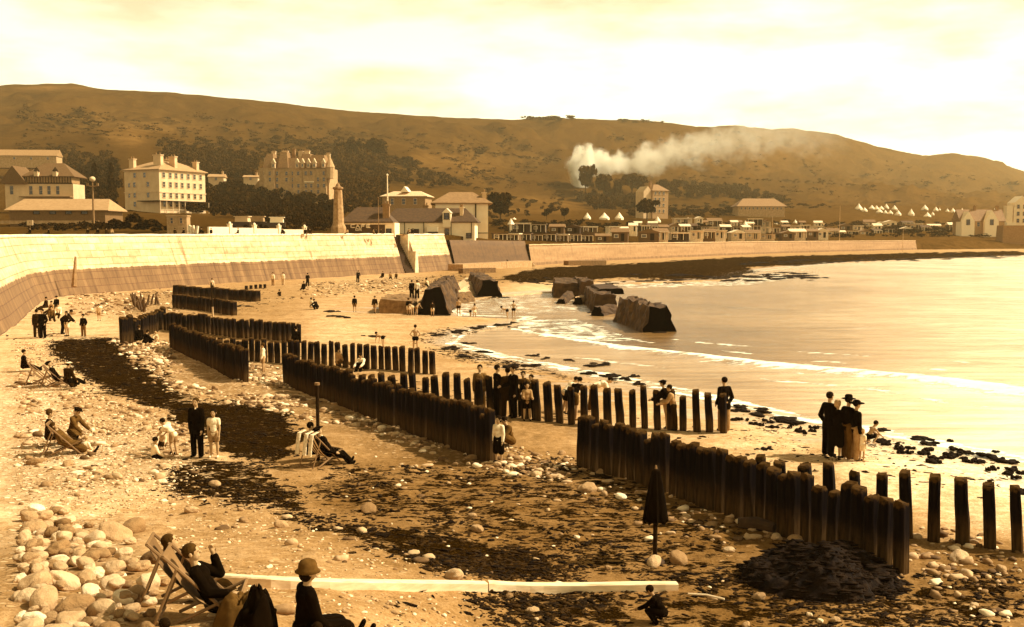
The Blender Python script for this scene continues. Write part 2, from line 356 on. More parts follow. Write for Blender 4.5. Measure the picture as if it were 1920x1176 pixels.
WEEDP = [([(85, 640), (200, 632), (240, 640), (300, 690), (335, 742), (455, 752), (540, 778), (575, 820), (570, 868), (480, 862), (400, 850), (340, 790), (290, 760), (180, 735), (95, 665)], 1.0),
         ([(285, 880), (360, 850), (430, 862), (530, 868), (500, 885), (600, 935), (600, 980), (520, 965), (420, 950), (330, 935)], .82),
         ([(540, 965), (640, 972), (750, 990), (860, 1008), (980, 1030), (1085, 1062), (1105, 1088), (900, 1092), (800, 1075), (700, 1035), (600, 1000)], .98),
         ([(860, 1108), (1270, 1102), (1250, 1128), (1110, 1148), (1210, 1185), (960, 1190), (900, 1140)], .8),
         ([(600, 870), (900, 880), (1080, 850), (1350, 980), (1420, 1080), (1300, 1100), (1100, 1060), (860, 1000), (620, 960)], .62),
         ([(1290, 1080), (1500, 1010), (1700, 1085), (1930, 1060), (1930, 1190), (1200, 1190)], .66),
         ([(930, 522), (1000, 503), (1200, 492), (1400, 481), (1700, 474), (1900, 470), (1960, 478), (1600, 491), (1400, 503), (1545, 518), (1350, 523), (1150, 524), (980, 533)], .94),
         ([(240, 540), (480, 535), (560, 560), (440, 600), (250, 600)], .4), ([(560, 530), (900, 512), (960, 530), (760, 545), (600, 550)], .5),
         ([(820, 610), (960, 600), (900, 630), (830, 640), (760, 640)], .5), ([(790, 630), (860, 640), (1080, 690), (1180, 720), (1000, 700), (820, 665)], .55),
         ([(330, 600), (480, 640), (700, 700), (1400, 815), (1900, 915), (1900, 960), (1300, 840), (930, 770), (560, 690)], .3),
         ([(0, 620), (60, 640), (70, 600), (130, 630), (60, 700)], .35), ([(1380, 745), (1920, 870), (1920, 925), (1370, 830)], .36), ([(740, 1080), (830, 1110), (760, 1176), (690, 1176)], .4)]
PEBP = [([(200, 640), (330, 640), (460, 720), (560, 740), (930, 860), (900, 900), (640, 830), (600, 790), (540, 775), (340, 740)], .8), ([(0, 690), (180, 740), (300, 770), (400, 860), (300, 900), (0, 960)], .85),
        ([(0, 950), (280, 990), (300, 1200), (0, 1200)], .9), ([(440, 680), (560, 680), (560, 740), (440, 720)], .8), ([(1100, 850), (1500, 990), (1920, 1010), (1920, 1180), (1100, 1000)], .25),
        ([(140, 552), (420, 545), (300, 600), (120, 590)], .7), ([(300, 900), (800, 960), (820, 1180), (300, 1180)], .22)]
def zb(px, py):      # storm bank rising towards the near left corner
    return 1.5 * sstep(930, 1170, py) * sstep(1050, 450, px)
def shore_sd(x, y, px, py):
    d = segdist(x, y, shore_w)
    far = pip(px, py, SHORE + [(2900, 472)])
    return np.where(far, -d, d)
def dens(polys, px, py, x, y, seed):
    wx = px + (fbm(x * .6, y * .6, seed) - .5) * 60 * (py - 430) / 200; wy = py + (fbm(x * .6 + 9, y * .6, seed + 5) - .5) * 16 * (py - 430) / 200
    out = np.zeros(px.shape)
    for poly, v in polys:
        acc = 0
        for ox, oy in ((0, 0), (.06, .015), (-.06, -.015), (.04, -.02), (-.04, .02)):
            k = (py - 430); acc = acc + pip(wx + ox * k * .6, wy + oy * k * 1.2, poly)
        out = np.maximum(out, v * acc / 5)
    return out
def build_ground():
    pxs = np.concatenate([np.linspace(-1500, -70, 30), np.arange(-40, 1965, 3.0), np.linspace(2000, 3600, 30)])
    pys = np.concatenate([np.arange(447, 600, 1.2), np.arange(600, 900, 1.8), np.arange(900, 1185, 2.4), np.array([1200, 1260, 1400, 1700, 2300, 3600, 8000, 30000])])
    px, py = np.meshgrid(pxs, pys); ZB = zb(px, py); x, y = PA(px, py, ZB)
    sdv = shore_sd(x, y, px, py)
    z = np.where(sdv < 0, SZ + np.maximum(sdv * .05, -1.6), np.minimum(0, SZ + sdv * .045))
    dist = np.hypot(x, y)
    rel = (fbm(x * .35, y * .35, 3) - .5) * .22 + (fbm(x * 1.7, y * 1.7, 8, 3) - .5) * .10
    z = z + rel * np.clip(1.3 - np.exp(-np.abs(sdv) / 6), .3, 1) * np.where(sdv < 0, .3, 1) * np.where(sdv > 8, 1, .35 + .65 * np.clip(sdv, 0, 8) / 8)
    # shingle bank under the cobbles, lower left
    z = z + ZB
    tone = np.zeros(px.shape); ws = np.zeros(px.shape)
    for a, b, v in TONEP:
        w = 1 / ((px - a) ** 2 + 4 * (py - b) ** 2 + 600) ** 1.6; tone += w * v; ws += w
    tone /= ws; tone = .66 * tone ** 1.2
    weed = dens(WEEDP, px, py, x, y, 11); peb = dens(PEBP, px, py, x, y, 31)
    wet = np.where(sdv > 0, np.clip(1.15 - sdv / (2.0 + 2.5 * np.clip((px - 900) / 800, 0, 1)), 0, 1), 1)
    for poly in ([(600, 578), (780, 575), (790, 585), (640, 588)], [(850, 640), (1100, 690), (1380, 745), (1920, 870), (1920, 910), (1370, 800), (1080, 735), (900, 680)]):
        wet = np.maximum(wet, .8 * pip(px, py, poly) * sstep(.4, .6, fbm(x * .3, y * 1.0, 77)))
    tone = np.where(wet > .3, np.maximum(tone, .5 * wet), tone)  # pale sky sheen of wet sand painted into the tone
    weed = np.where(sdv < -1.5, 0, weed)
    V = np.stack([x, y, z], -1).reshape(-1, 3)
    o = npmesh('beach', V, grid_faces(len(pys), len(pxs))[:, ::-1], M_GROUND, smooth=True, attrs=dict(tone=tone, weed=weed, pebble=peb, wet=wet))
    tag(o, kind='structure')
build_ground()
def gz(px, py):      # ground height under a pixel-found spot
    b0 = float(zb(px, py)); x, y = PA(np.array([float(px)]), np.array([float(py)]), b0); s = shore_sd(x, y, np.array([float(px)]), np.array([float(py)]))[0]
    z = (SZ + max(s * .05, -1.6)) if s < 0 else min(0, SZ + s * .045)
    rel = (fbm(x * .35, y * .35, 3) - .5) * .22 + (fbm(x * 1.7, y * 1.7, 8, 3) - .5) * .10
    k = .3 if s < 0 else 1
    k *= min(max(1.3 - math.exp(-abs(s) / 6), .3), 1) * (1 if s > 8 else .35 + .65 * min(max(s, 0), 8) / 8)
    return float(b0 + z + rel[0] * k)
def G(px, py, dz=0.0):
    v = P(px, py, float(zb(px, py))); v.z = gz(px, py) + dz; return v

# ------------------------------------------------------------ the sea
BREAK = [(962, 616), (1040, 632), (1150, 651), (1250, 662), (1400, 680), (1550, 694), (1700, 707), (1850, 724), (1930, 738), (2900, 860)]
def build_sea():
    pxs = np.concatenate([np.arange(780, 1965, 4.0), np.linspace(1990, 3600, 40)])
    pys = np.concatenate([np.array([436.2, 438, 441, 446, 452, 460, 468]), np.arange(472, 620, 1.2), np.arange(620, 900, 1.6), np.arange(905, 1100, 20)])
    px, py = np.meshgrid(pxs, pys); x, y = PA(px, py, SZ)
    bw_ = [tuple(float(c) for c in PA(a, b, SZ)) for a, b in BREAK]
    d = segdist(x, y, bw_); wd = np.clip((px - 900) / 450, .35, 1.9)
    j = (fbm(x * .5, y * .5, 51) - .5) * 1.4
    foam = np.exp(-((d + j * 1.1) / (wd * 1.15)) ** 2) * .86
    inner = pip(px, py, BREAK + [(2900, 1000), (900, 1000), (800, 600)])
    foam = np.maximum(foam, np.where(inner, np.exp(-d / (3.2 * wd)) * .66, 0))
    sh = segdist(x, y, shore_w); foam = np.maximum(foam, .74 * np.exp(-((sh - .3) / .5) ** 2))
    foam = np.maximum(foam, .6 * pip(px, py, [(960, 600), (1080, 598), (1200, 640), (1080, 640), (980, 625)]))
    foam = np.maximum(foam, .55 * pip(px, py, [(1100, 530), (1380, 524), (1450, 512), (1500, 520), (1400, 535), (1180, 540)]))
    foam = np.maximum(foam, .5 * pip(px, py, [(845, 560), (960, 555), (1100, 550), (1150, 580), (1000, 590), (870, 590)]))
    z = SZ + .16 * np.exp(-(d / .8) ** 2) * np.clip((px - 960) / 200, 0, 1) + .03 * (fbm(x * .4, y * 1.4, 61) - .5) * 2
    for k in range(1, 5):
        z = z + .05 * np.exp(-((d - 7 * k - 2 * vnoise(x * .1, y * .1, k)) / 1.1) ** 2) * (~inner) * np.clip((px - 960) / 200, 0, 1)
    for k in (3.2, 6.5, -4.5): foam = np.maximum(foam, .66 * np.exp(-((np.where(inner, -d, d) - k - 2.4 * (fbm(x * .09, y * .22, int(k * 3) + 60) - .5)) / .5) ** 2) * sstep(.42, .62, fbm(x * .16, y * .3, int(k * 7) + 80)) * (px > 1000))
    tone = .27 + .46 * sstep(1300, 2000, px + (fbm(x * .05, y * .05, 9) - .5) * 300) + .15 * inner - .1 * sstep(560, 660, py) * (~inner) * sstep(1900, 1100, px) + .12 * sstep(560, 480, py)  # glare towards the right painted into the water tone
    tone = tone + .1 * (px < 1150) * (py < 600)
    V = np.stack([x, y, z], -1).reshape(-1, 3)
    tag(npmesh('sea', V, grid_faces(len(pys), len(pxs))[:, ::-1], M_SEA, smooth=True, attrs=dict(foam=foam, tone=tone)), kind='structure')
build_sea()

# ------------------------------------------------------------ land and hills (elevation profiles)
CP = [-900, 36, 250, 400, 550, 700, 850, 950, 1050, 1200, 1380, 1480, 1700, 1900, 2100, 3200]
Z0 = [5.9, 5.9, 5.9, 5.9, 5.9, 5.9, 5.9, 4.6, 4.0, 3.4, 3.0, 3.1, 3.4, 2.6, 2, 1]
PR = [[(84, 0), (200, 425), (300, 398), (500, 345), (850, 235), (1200, 160)]] * 2 + [
      [(124, 0), (200, 424), (270, 396), (450, 335), (850, 235), (1200, 170)],
      [(135, 0), (200, 424), (300, 398), (480, 350), (850, 260), (1200, 178)],
      [(148, 0), (220, 424), (400, 378), (600, 325), (900, 255), (1250, 194)],
      [(158, 0), (230, 428), (400, 390), (650, 330), (950, 268), (1300, 212)],
      [(182, 0), (260, 436), (450, 398), (700, 345), (1000, 285), (1350, 219)],
      [(196, 0), (260, 440), (450, 406), (700, 372), (1050, 310), (1400, 221)],
      [(214, 0), (280, 440), (450, 404), (750, 376), (1100, 310), (1500, 217)],
      [(244, 0), (300, 441), (480, 408), (800, 380), (1200, 312), (1600, 226)],
      [(292, 0), (350, 441), (520, 408), (850, 384), (1350, 320), (1800, 235)],
      [(322, 0), (380, 440), (560, 408), (900, 384), (1500, 330), (2000, 240)],
      [(378, 0), (430, 440), (650, 408), (1000, 388), (1700, 350), (2400, 288)],
      [(405, 0), (450, 441), (750, 408), (1100, 395), (1900, 365), (2900, 320)],
      [(410, 0), (500, 444), (800, 425), (1200, 415), (2100, 395), (3200, 368)],
      [(420, 0), (600, 445), (900, 440), (1500, 436), (2500, 430), (3600, 420)]]
SKY = [(-900, 190), (35, 160), (100, 159), (150, 157), (200, 167), (300, 172), (400, 178), (480, 186), (560, 195), (640, 206), (700, 212), (760, 214), (830, 219), (900, 221), (980, 223), (1040, 221), (1120, 226), (1190, 226), (1250, 231), (1300, 237), (1380, 235), (1440, 242),
       (1480, 240), (1560, 253), (1640, 276), (1720, 291), (1780, 287), (1840, 297), (1920, 326), (2100, 368), (3200, 420)]
CPa = np.array(CP, float)
def node(k, px):
    d = np.interp(px, CPa, [p[k][0] for p in PR])
    if k == 0:
        z = np.interp(px, CPa, Z0)
        d = np.interp(px, [-900, -420, -200, 0, 36, 90, 130, 400, 600, 790, 856, 997, 1130, 1300, 1460, 1600, 1720, 1900, 3200], [30, 50, 70, 110, 120, 126, 127, 138, 153, 171, 185, 204, 237, 273, 315, 348, 383, 405, 420])
    else:
        y = np.interp(px, CPa, [p[k][1] for p in PR])
        if k == 5: y = np.interp(px, [s[0] for s in SKY], [s[1] for s in SKY])
        _, ry, rz = ray(px, y); z = HC + rz / ry * d
    return d, z
def landz(px, d):
    px = np.asarray(px, float); d = np.asarray(d, float) * np.ones_like(px)
    D = []; Z = []
    for k in range(6):
        a, b = node(k, px); D.append(a); Z.append(b)
    z = Z[0].copy() if hasattr(Z[0], 'copy') else Z[0] * 1.0
    z = z + 0 * d
    for k in range(5):
        t = np.clip((d - D[k]) / (D[k + 1] - D[k]), 0, 1); z = np.where(d >= D[k], Z[k] + (Z[k + 1] - Z[k]) * t, z)
    z = np.where(d > D[5], Z[5] - (d - D[5]) * .25, z)
    X = (px - CX) / F * d; amp = np.clip((d - 500) / 700, 0, 1); ed = np.clip(np.abs(d - D[5]) / 160, .12, 1)
    return z + amp * ed * ((fbm(X * .012, d * .012, 91, 5) - .5) * 44 + (fbm(X * .05, d * .05, 95, 4) - .5) * 17)
def findd(px, py):      # distance at which the land shows at this picture height
    ds = np.linspace(90, 2600, 900); z = landz(np.full(900, float(px)), ds)
    _, q = proj(0 * ds, ds, z); k = np.where(q <= py)[0]
    return float(ds[k[0]]) if len(k) else 2500.0
def L(px, py, d=None, dz=0.0):
    d = d or findd(px, py); v = PD(px, py, d); v.z = float(landz(np.array([float(px)]), np.array([d]))[0]) + dz; return v
def build_land():
    pxs = np.concatenate([np.arange(-900, -20, 40.0), np.arange(-20, 1950, 6.0), np.arange(1960, 3200, 60.0)])
    nn = [3, 12, 22, 34, 40]
    px = pxs; d0, _ = node(0, px); rows = [d0 - np.interp(px, [1690, 1760], [.2, 16])]
    for k in range(5):
        d0, _ = node(k, px); d1, _ = node(k + 1, px)
        for i in range(nn[k]): rows.append(d0 + (d1 - d0) * i / nn[k])
    d5, _ = node(5, px)
    for e in (0, 60, 200, 500): rows.append(d5 + e)
    D = np.array(rows); PX = np.broadcast_to(px, D.shape)
    Z = landz(PX, D); Z[0] = -1.0; x, _, _ = ray(PX, PX * 0 + 400); X = x * D / ct
    # coarse skyline bumps: little copses on the ridge
    qx, qy = proj(X, D, Z)
    tone = .30 + 0 * X; bush = .5 + .25 * fbm(X * .01, D * .01, 15)
    tone = np.where(D < 330, .26, tone)
    def spot(cx, cy, rx, ry, v, arr, w=1.0):
        g = np.exp(-(((qx - cx + (fbm(X * .03, D * .03, 5) - .5) * 60) / rx) ** 2 + ((qy - cy) / ry) ** 2)); return arr + (v - arr) * np.clip(g * 1.5, 0, 1) * w
    for s in ((235, 250, 34, 20, .62), (215, 225, 60, 14, .42), (290, 235, 60, 12, .4), (850, 310, 60, 16, .46), (820, 300, 40, 18, .42), (1000, 385, 120, 18, .44), (1330, 290, 120, 30, .36), (1450, 270, 100, 20, .34), (950, 300, 60, 10, .34), (400, 395, 60, 6, .5), (110, 165, 60, 3, .55)):
        tone = spot(*s, tone); bush = spot(s[0], s[1], s[2], s[3], .1, bush)
    for s in ((350, 280, 90, 18, .95), (600, 280, 90, 20, .8), (700, 310, 60, 20, .9), (450, 300, 120, 20, .9), (1000, 340, 60, 25, .8), (1350, 350, 90, 14, .75), (100, 300, 90, 20, .7), (180, 340, 60, 40, 1.0), (1200, 400, 150, 8, .8), (650, 200, 200, 20, .62), (1500, 390, 200, 8, .6)):
        bush = spot(*s, bush)
    tone = tone * .235
    tone = tone + .03 * sstep(1200, 1800, PX)
    V = np.stack([X, D, Z], -1).reshape(-1, 3)
    tag(npmesh('hills', V, grid_faces(len(rows), len(px)), M_HILL, smooth=True, attrs=dict(tone=tone, bush=bush)), kind='structure')
build_land()

# ------------------------------------------------------------ sea walls
M_PALE = mat('pale concrete', .85, .9, .18, 2.0, .3)
M_DARKC = mat('weed stained concrete', .16, .9, .5, 2.5, .6)
M_BLACKC = mat('black weed and end shade', .004, .95, .6, 4, .6, spec=.02)  # near end faces: shade painted in together with wet black weed
def wallstrip(name, label, base, ztop, batter, m, depth=5.0, coping=.35, group=None, zb=-.6, cm=None, step=1.5):
    b = [P(*p) for p in base]; pts = []
    for p, q in zip(b[:-1], b[1:]):
        n = max(1, int((q - p).length / step)); pts += [p.lerp(q, i / n) for i in range(n)]
    pts.append(b[-1]); zt = ztop if callable(ztop) else (lambda i: ztop)
    nrm = []
    for i in range(len(pts)):
        d = (pts[min(i + 2, len(pts) - 1)] - pts[max(i - 2, 0)]).normalized(); nrm.append(Vector((-d.y, d.x, 0)))
    root = empty(name, pts[len(pts) // 2], 0, label, 'sea wall', group); o0 = root.location
    prof = [(0, zb), (.12, .0), (.35, .25), (.55, .5), (.78, .75), (1, 1)]
    V = []; UV = []; u = 0
    for i, p in enumerate(pts):
        if i: u += (pts[i] - pts[i - 1]).length
        h = zt(i / (len(pts) - 1))
        for a, z in prof:
            zz = z * h if z >= 0 else z
            q = p + nrm[i] * (a * batter); V.append((q.x - o0.x, q.y - o0.y, zz)); UV.append((u, zz))
        q = p + nrm[i] * (batter + depth); V.append((q.x - o0.x, q.y - o0.y, h)); UV.append((u, h + depth))
        V.append((q.x - o0.x, q.y - o0.y, zb)); UV.append((u, h + depth + 5))
    w = npmesh('wall_face', V, grid_faces(len(pts), 8), m, root)
    uvl = w.data.uv_layers.new(name='UVMap'); li = np.zeros(len(w.data.loops), np.int32); w.data.loops.foreach_get('vertex_index', li)
    uvl.data.foreach_set('uv', np.asarray(UV, np.float32)[li].ravel())
    if coping:
        V = []; n = len(pts)
        for i, p in enumerate(pts):
            h = zt(i / (n - 1))
            for a, z in ((-.10, -.18), (-.10, .12), (.9, .12), (.9, -.18)):
                q = p + nrm[i] * (batter + a); V.append((q.x - o0.x, q.y - o0.y, h + z + (.05 * math.sin(i * 12.9) * math.sin(i * 4.1) if z > 0 else 0)))
        Fc = []
        for i in range(n - 1):
            for k in range(4): Fc.append((i * 4 + k, i * 4 + (k + 1) % 4, (i + 1) * 4 + (k + 1) % 4, (i + 1) * 4 + k))
        npmesh('coping', V, Fc, cm or M_PALE, root)
    return root, pts, nrm
near_base = [(-420, 900), (36, 612), (62, 585), (86, 565), (130, 554), (400, 533), (600, 521), (762, 512)]
wallstrip('sea_wall', 'long pale curved sea wall with dark stained foot, left of the stairs', near_base, 6.12, 2.6, M_WALL)
wallstrip('sea_wall', 'short pale sea wall section between the dark stairs and the brown wall', [(790, 511), (856, 505.5)], 6.05, 2.4, M_WALL)
wallstrip('sea_wall', 'dull brown sea wall section behind the low concrete slab', [(857, 505.6), (997, 498)], lambda t: 5.1 - .35 * t, 1.6, M_WALL2, 5, 0)
wallstrip('sea_wall', 'long smooth sea wall curving off below the beach huts', [(998, 498), (1130, 489), (1300, 481.5), (1460, 475), (1600, 471), (1720, 468)], lambda t: 3.95 - .7 * t, .8, M_WALL3, 5, .3, cm=mat('brown coping', .5))
def on_ground_frame(px, py, qx, qy):
    a, b = P(px, py), P(qx, qy); return a, b, math.atan2(b.y - a.y, b.x - a.x)
# stair recess: flight descending before a solid back, both painted dark as recess shadow, with white cheek wall
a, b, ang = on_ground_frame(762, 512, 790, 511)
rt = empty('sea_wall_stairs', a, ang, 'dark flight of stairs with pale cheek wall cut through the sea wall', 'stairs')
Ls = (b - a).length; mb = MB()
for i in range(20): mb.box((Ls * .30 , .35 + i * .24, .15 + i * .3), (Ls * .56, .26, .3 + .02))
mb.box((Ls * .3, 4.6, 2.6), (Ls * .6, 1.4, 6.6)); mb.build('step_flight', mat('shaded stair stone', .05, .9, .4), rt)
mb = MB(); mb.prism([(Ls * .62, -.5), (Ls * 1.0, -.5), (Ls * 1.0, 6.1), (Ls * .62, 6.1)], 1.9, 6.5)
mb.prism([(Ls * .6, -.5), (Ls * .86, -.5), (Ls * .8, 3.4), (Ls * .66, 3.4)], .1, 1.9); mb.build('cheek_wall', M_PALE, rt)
# low slabs at the foot of the brown wall
def slabbox(name, label, px, py, qx, qy, h, w, m, cat='slab', back=True, group=None, zt=0.0):
    a, b, ang = on_ground_frame(px, py, qx, qy); Lg = (b - a).length
    mb = MB(); n = max(2, int(Lg / 1.2))
    V = []
    for i in range(n): 
        x0, x1 = Lg * i / n, Lg * (i + 1) / n
        mb.box(((x0 + x1) / 2, w / 2 + random.uniform(-.03, .03), h / 2 - .3), (x1 - x0 + .002 * (i % 2), w, h + .6 + random.uniform(-.04, .04)))
    o = mb.build(name, m, None, loc=(a.x, a.y, zt), rz=ang); return tag(o, label, cat, group)
slabbox('concrete_apron', 'long low concrete apron with pale top at the foot of the brown sea wall', 868, 508, 998, 500, 1.1, 3.0, mat('apron concrete', .4, .9, .3))
slabbox('concrete_apron', 'dark stained low step in front of the pale apron by the brown wall', 868, 513, 930, 511, .75, 1.2, M_DARKC)
slabbox('concrete_apron', 'dark low slab below the long smooth sea wall', 1066, 498, 1137, 497, .9, 2.2, mat('brown concrete', .22, .9, .3))
# ------------------------------------------------------------ broken breakwater blocks
def block(label, p0, p1, wb, wt, h, m0, tilt=0.0, z=-.3, endm=None, group='broken breakwater blocks', name='breakwater_block', lean=0):
    a, b = Vector((p0[0], p0[1], 0)), Vector((p1[0], p1[1], 0)); Lg = (b - a).length; ang = math.atan2(b.y - a.y, b.x - a.x) - math.pi / 2
    n = max(4, int(Lg / .5)); k = 5; V = []; rnd = random.Random(int(Lg * 97))
    prof = []
    for i in range(k): t = i / (k - 1); prof.append((-wb / 2 + (wb - wt) / 2 * t, h * t))
    for i in range(1, k): prof.append((-wt / 2 + wt * i / (k - 1), h))
    for i in range(1, k): t = i / (k - 1); prof.append((wt / 2 + (wb - wt) / 2 * t, h * (1 - t)))
    for i in range(n + 1):
        for x, zz in prof:
            j = .085 * h
            V.append((x + rnd.uniform(-j, j) + lean * zz, Lg * i / n + (rnd.uniform(-j, j) if 0 < i < n else 0), zz + z + rnd.uniform(-j, j) + tilt * Lg * i / n))
    K = len(prof); Fc = [(i * K + q, i * K + q + 1, (i + 1) * K + q + 1, (i + 1) * K + q) for i in range(n) for q in range(K - 1)]
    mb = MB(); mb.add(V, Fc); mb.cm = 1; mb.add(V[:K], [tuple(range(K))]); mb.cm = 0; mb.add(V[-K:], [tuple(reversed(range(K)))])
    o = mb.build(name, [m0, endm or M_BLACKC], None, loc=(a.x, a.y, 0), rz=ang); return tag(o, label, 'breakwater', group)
M_CONC = mat('barnacled concrete', .075, .9, .75, 1.6, .8, detail=8)
M_CONCD = mat('dark barnacled concrete', .06, .9, .6, 1.6, .8, detail=8)
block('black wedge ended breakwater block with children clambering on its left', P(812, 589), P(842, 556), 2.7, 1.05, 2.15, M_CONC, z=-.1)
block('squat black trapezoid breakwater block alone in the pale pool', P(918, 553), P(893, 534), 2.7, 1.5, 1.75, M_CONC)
block('tilted brown slab lying left of the children on the wedge block', P(742, 588), P(754, 575), 2.7, 2.5, 1.25, mat('speckled brown concrete', .2, .9, .5, 3), z=-.15, endm=mat('speckled brown concrete', .2))
block('long pale ridge of sunken breakwater running back from the wedge block', P(846, 560), P(885, 530), 3.6, 1.3, .75, mat('sandy concrete', .5, .9, .3), z=-.1, endm=MATS['sandy concrete'])
block('brown breakwater block at the far left of the sea pieces', P(1062, 554), P(1058, 543), 2.7, 2.3, 1.6, M_CONC, endm=M_CONC)
block('upright dark breakwater block with pale top beside the brown one', P(1101, 556), P(1088, 545), 1.8, 1.2, 1.8, M_CONC, endm=M_CONCD)
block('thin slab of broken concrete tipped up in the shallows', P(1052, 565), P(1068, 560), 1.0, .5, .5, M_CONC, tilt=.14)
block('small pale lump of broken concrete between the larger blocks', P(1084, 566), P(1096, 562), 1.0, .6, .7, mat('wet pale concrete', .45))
block('middle breakwater block topped with a flat slab', P(1136, 580), P(1112, 560), 2.2, 1.6, 1.5, M_CONC, endm=M_CONCD)
block('flat slab overhanging the middle breakwater block', P(1146, 572), P(1128, 561), 2.4, 2.0, .5, M_CONCD, z=.95)
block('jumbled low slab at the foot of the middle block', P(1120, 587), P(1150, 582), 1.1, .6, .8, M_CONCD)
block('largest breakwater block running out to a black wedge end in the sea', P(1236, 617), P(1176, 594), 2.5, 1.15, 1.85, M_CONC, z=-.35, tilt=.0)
block('weedy boulder heap of old breakwater left of the squat block', P(838, 566), P(878, 560), 1.7, .6, .95, mat('weedy brown', .12, .95, .6, 3, .8), endm=MATS['weedy brown'])

# ------------------------------------------------------------ timber groynes
def post_mesh(seed, w=.25, h=1.38):
    rnd = random.Random(seed); V = []; levels = [-.5, 0, .45, .9, h - .06, h - .012, h]; b = .035; K = 8; tx, ty = rnd.uniform(-.25, .25), rnd.uniform(-.25, .25)
    for li, z in enumerate(levels):
        s = w / 2 * (1 - .02 * z) * (1 if li < 5 else (.93 if li == 5 else .8)); j = .011
        for x, y in ((-s + b, -s), (s - b, -s), (s, -s + b), (s, s - b), (s - b, s), (-s + b, s), (-s, s - b), (-s, -s + b)):
            V.append((x + rnd.uniform(-j, j), y + rnd.uniform(-j, j), z + ((rnd.uniform(-.03, .03) + x * tx + y * ty) if li > 4 else 0)))
    Fc = [(i * K + q, i * K + (q + 1) % K, (i + 1) * K + (q + 1) % K, (i + 1) * K + q) for i in range(len(levels) - 1) for q in range(K)]
    mb = MB(); mb.add(V, Fc + [tuple((len(levels) - 1) * K + q for q in range(K))]); return mb.mesh('groyne_post', M_POST)
PM = [post_mesh(i) for i in range(7)]
def groyne(a, b, sp, h, wd, label, group, first=None, last=None, lean=(-2, 2), tops=None):
    A, B = P(*a), P(*b); Lg = (B - A).length; n = max(2, int(round(Lg / sp))) + 1; ang = math.atan2(B.y - A.y, B.x - A.x)
    hf = h if callable(h) else (lambda t: h)
    for i in range(n):
        t = i / (n - 1); p = A.lerp(B, t); q = proj(p.x, p.y, 0); hh = hf(t) * random.uniform(.93, 1.05)
        if n > 20 and 0 < i < n - 1 and random.random() < .05: hh *= .9
        lab = first if (i == 0 and first) else last if (i == n - 1 and last) else label
        o = inst('groyne_post', PM[i % 7], None, (p.x + random.uniform(-.025, .025), p.y + random.uniform(-.03, .03), gz(float(q[0]), float(q[1])) - .02),
                 (R(random.uniform(-2.2, 2.2)), R(random.uniform(*lean) + random.uniform(-.8, .8)), ang + R(random.uniform(-5, 5))), (wd / .25 * random.uniform(.74, 1.02), wd / .25 * random.uniform(.85, 1.1), hh / 1.38))
        tag(o, lab, 'groyne post', group)
groyne((1090, 872), (1686, 1074), .325, lambda t: 1.42, .27, 'dark square timber standing in the close set groyne row behind the closed parasol', 'posts of the close groyne by the parasol',
       'first timber of the near groyne, at its upper left end', 'tallest looking post at the lower right end of the near groyne', (-1.5, 1.5))
groyne((1425, 966), (1966, 1040), .525, 1.37, .265, 'black upright post in the widely spaced row at the right edge with pale sand between', 'widely spaced posts at the right edge', lean=(-4, -1))
groyne((700, 766), (1356, 812), .425, 1.37, .25, 'black post in the open row where bathers stand and lean', 'posts of the open row in the middle',
       None, 'right end post of the open row, with a dark coated man behind it', (-4, -1.5))
groyne((538, 720), (920, 868), .29, lambda t: 1.3 + .22 * t, .25, 'black timber in the long dense groyne wall at the centre of the beach', 'posts of the long dense groyne',
       'left end timber of the long dense groyne', 'lower right end timber of the long dense groyne beside the seated women', (-1, 1))
groyne((402, 672), (812, 700), .41, 1.17, .25, 'post in the row running behind the long dense groyne', 'posts of the row behind the long groyne',
       None, 'right end post of the row behind the long groyne', (-2, 1))
groyne((304, 617), (560, 643), .43, 1.17, .27, 'timber in the straight far row above the child in white', 'posts of the straight far row')
groyne((323, 652), (461, 718), .30, lambda t: 1.38 + .1 * t, .25, 'dark timber in the short slanting groyne left of the child in white', 'posts of the short slanting groyne',
       None, 'near end timber of the short slanting groyne')
groyne((250, 640), (308, 613), .62, 1.35, .36, 'timber of the stub groyne behind the seated family', 'posts of the stub groyne')
groyne((232, 645), (244, 644), .4, 1.62, .34, 'thick weathered pile at the left end of the stub groyne', 'pair of thick piles')
groyne((330, 577), (438, 590), .68, 1.15, .5, 'short dark plank post in the far upper groyne', 'posts of the far upper groyne')
groyne((332, 554), (480, 565), .95, 1.05, .7, 'small dark plank post in the farthest groyne', 'posts of the farthest groyne')
groyne((462, 543), (497, 541), .7, .5, .3, 'tiny dark stump by the wall foot, beyond the farthest groyne', 'stumps at the wall foot')
# brushwood fences
def brush(label, a, b, h):
    A, B = P(*a), P(*b); Lg = (B - A).length; mb = MB(); n = int(Lg / .45)
    for i in range(n):
        p = A.lerp(B, i / n) - A; q = p + Vector((random.uniform(-.35, .35), 0, h * random.uniform(.7, 1.1)))
        mb.tube([p + Vector((0, 0, -.2)), p.lerp(q, .5) + Vector((random.uniform(-.1, .1), 0, 0)), q], [.12, .1, .07], 6)
    tag(mb.build('brushwood_fence', mat('weathered brushwood', .09, .9, .6), None, loc=A), label, 'fence')
brush('row of thin crooked stakes near the wall foot', (252, 571), (307, 573), 1.25)
brush('short slanting row of thin stakes below the crooked stakes', (251, 572), (271, 587), 1.1)
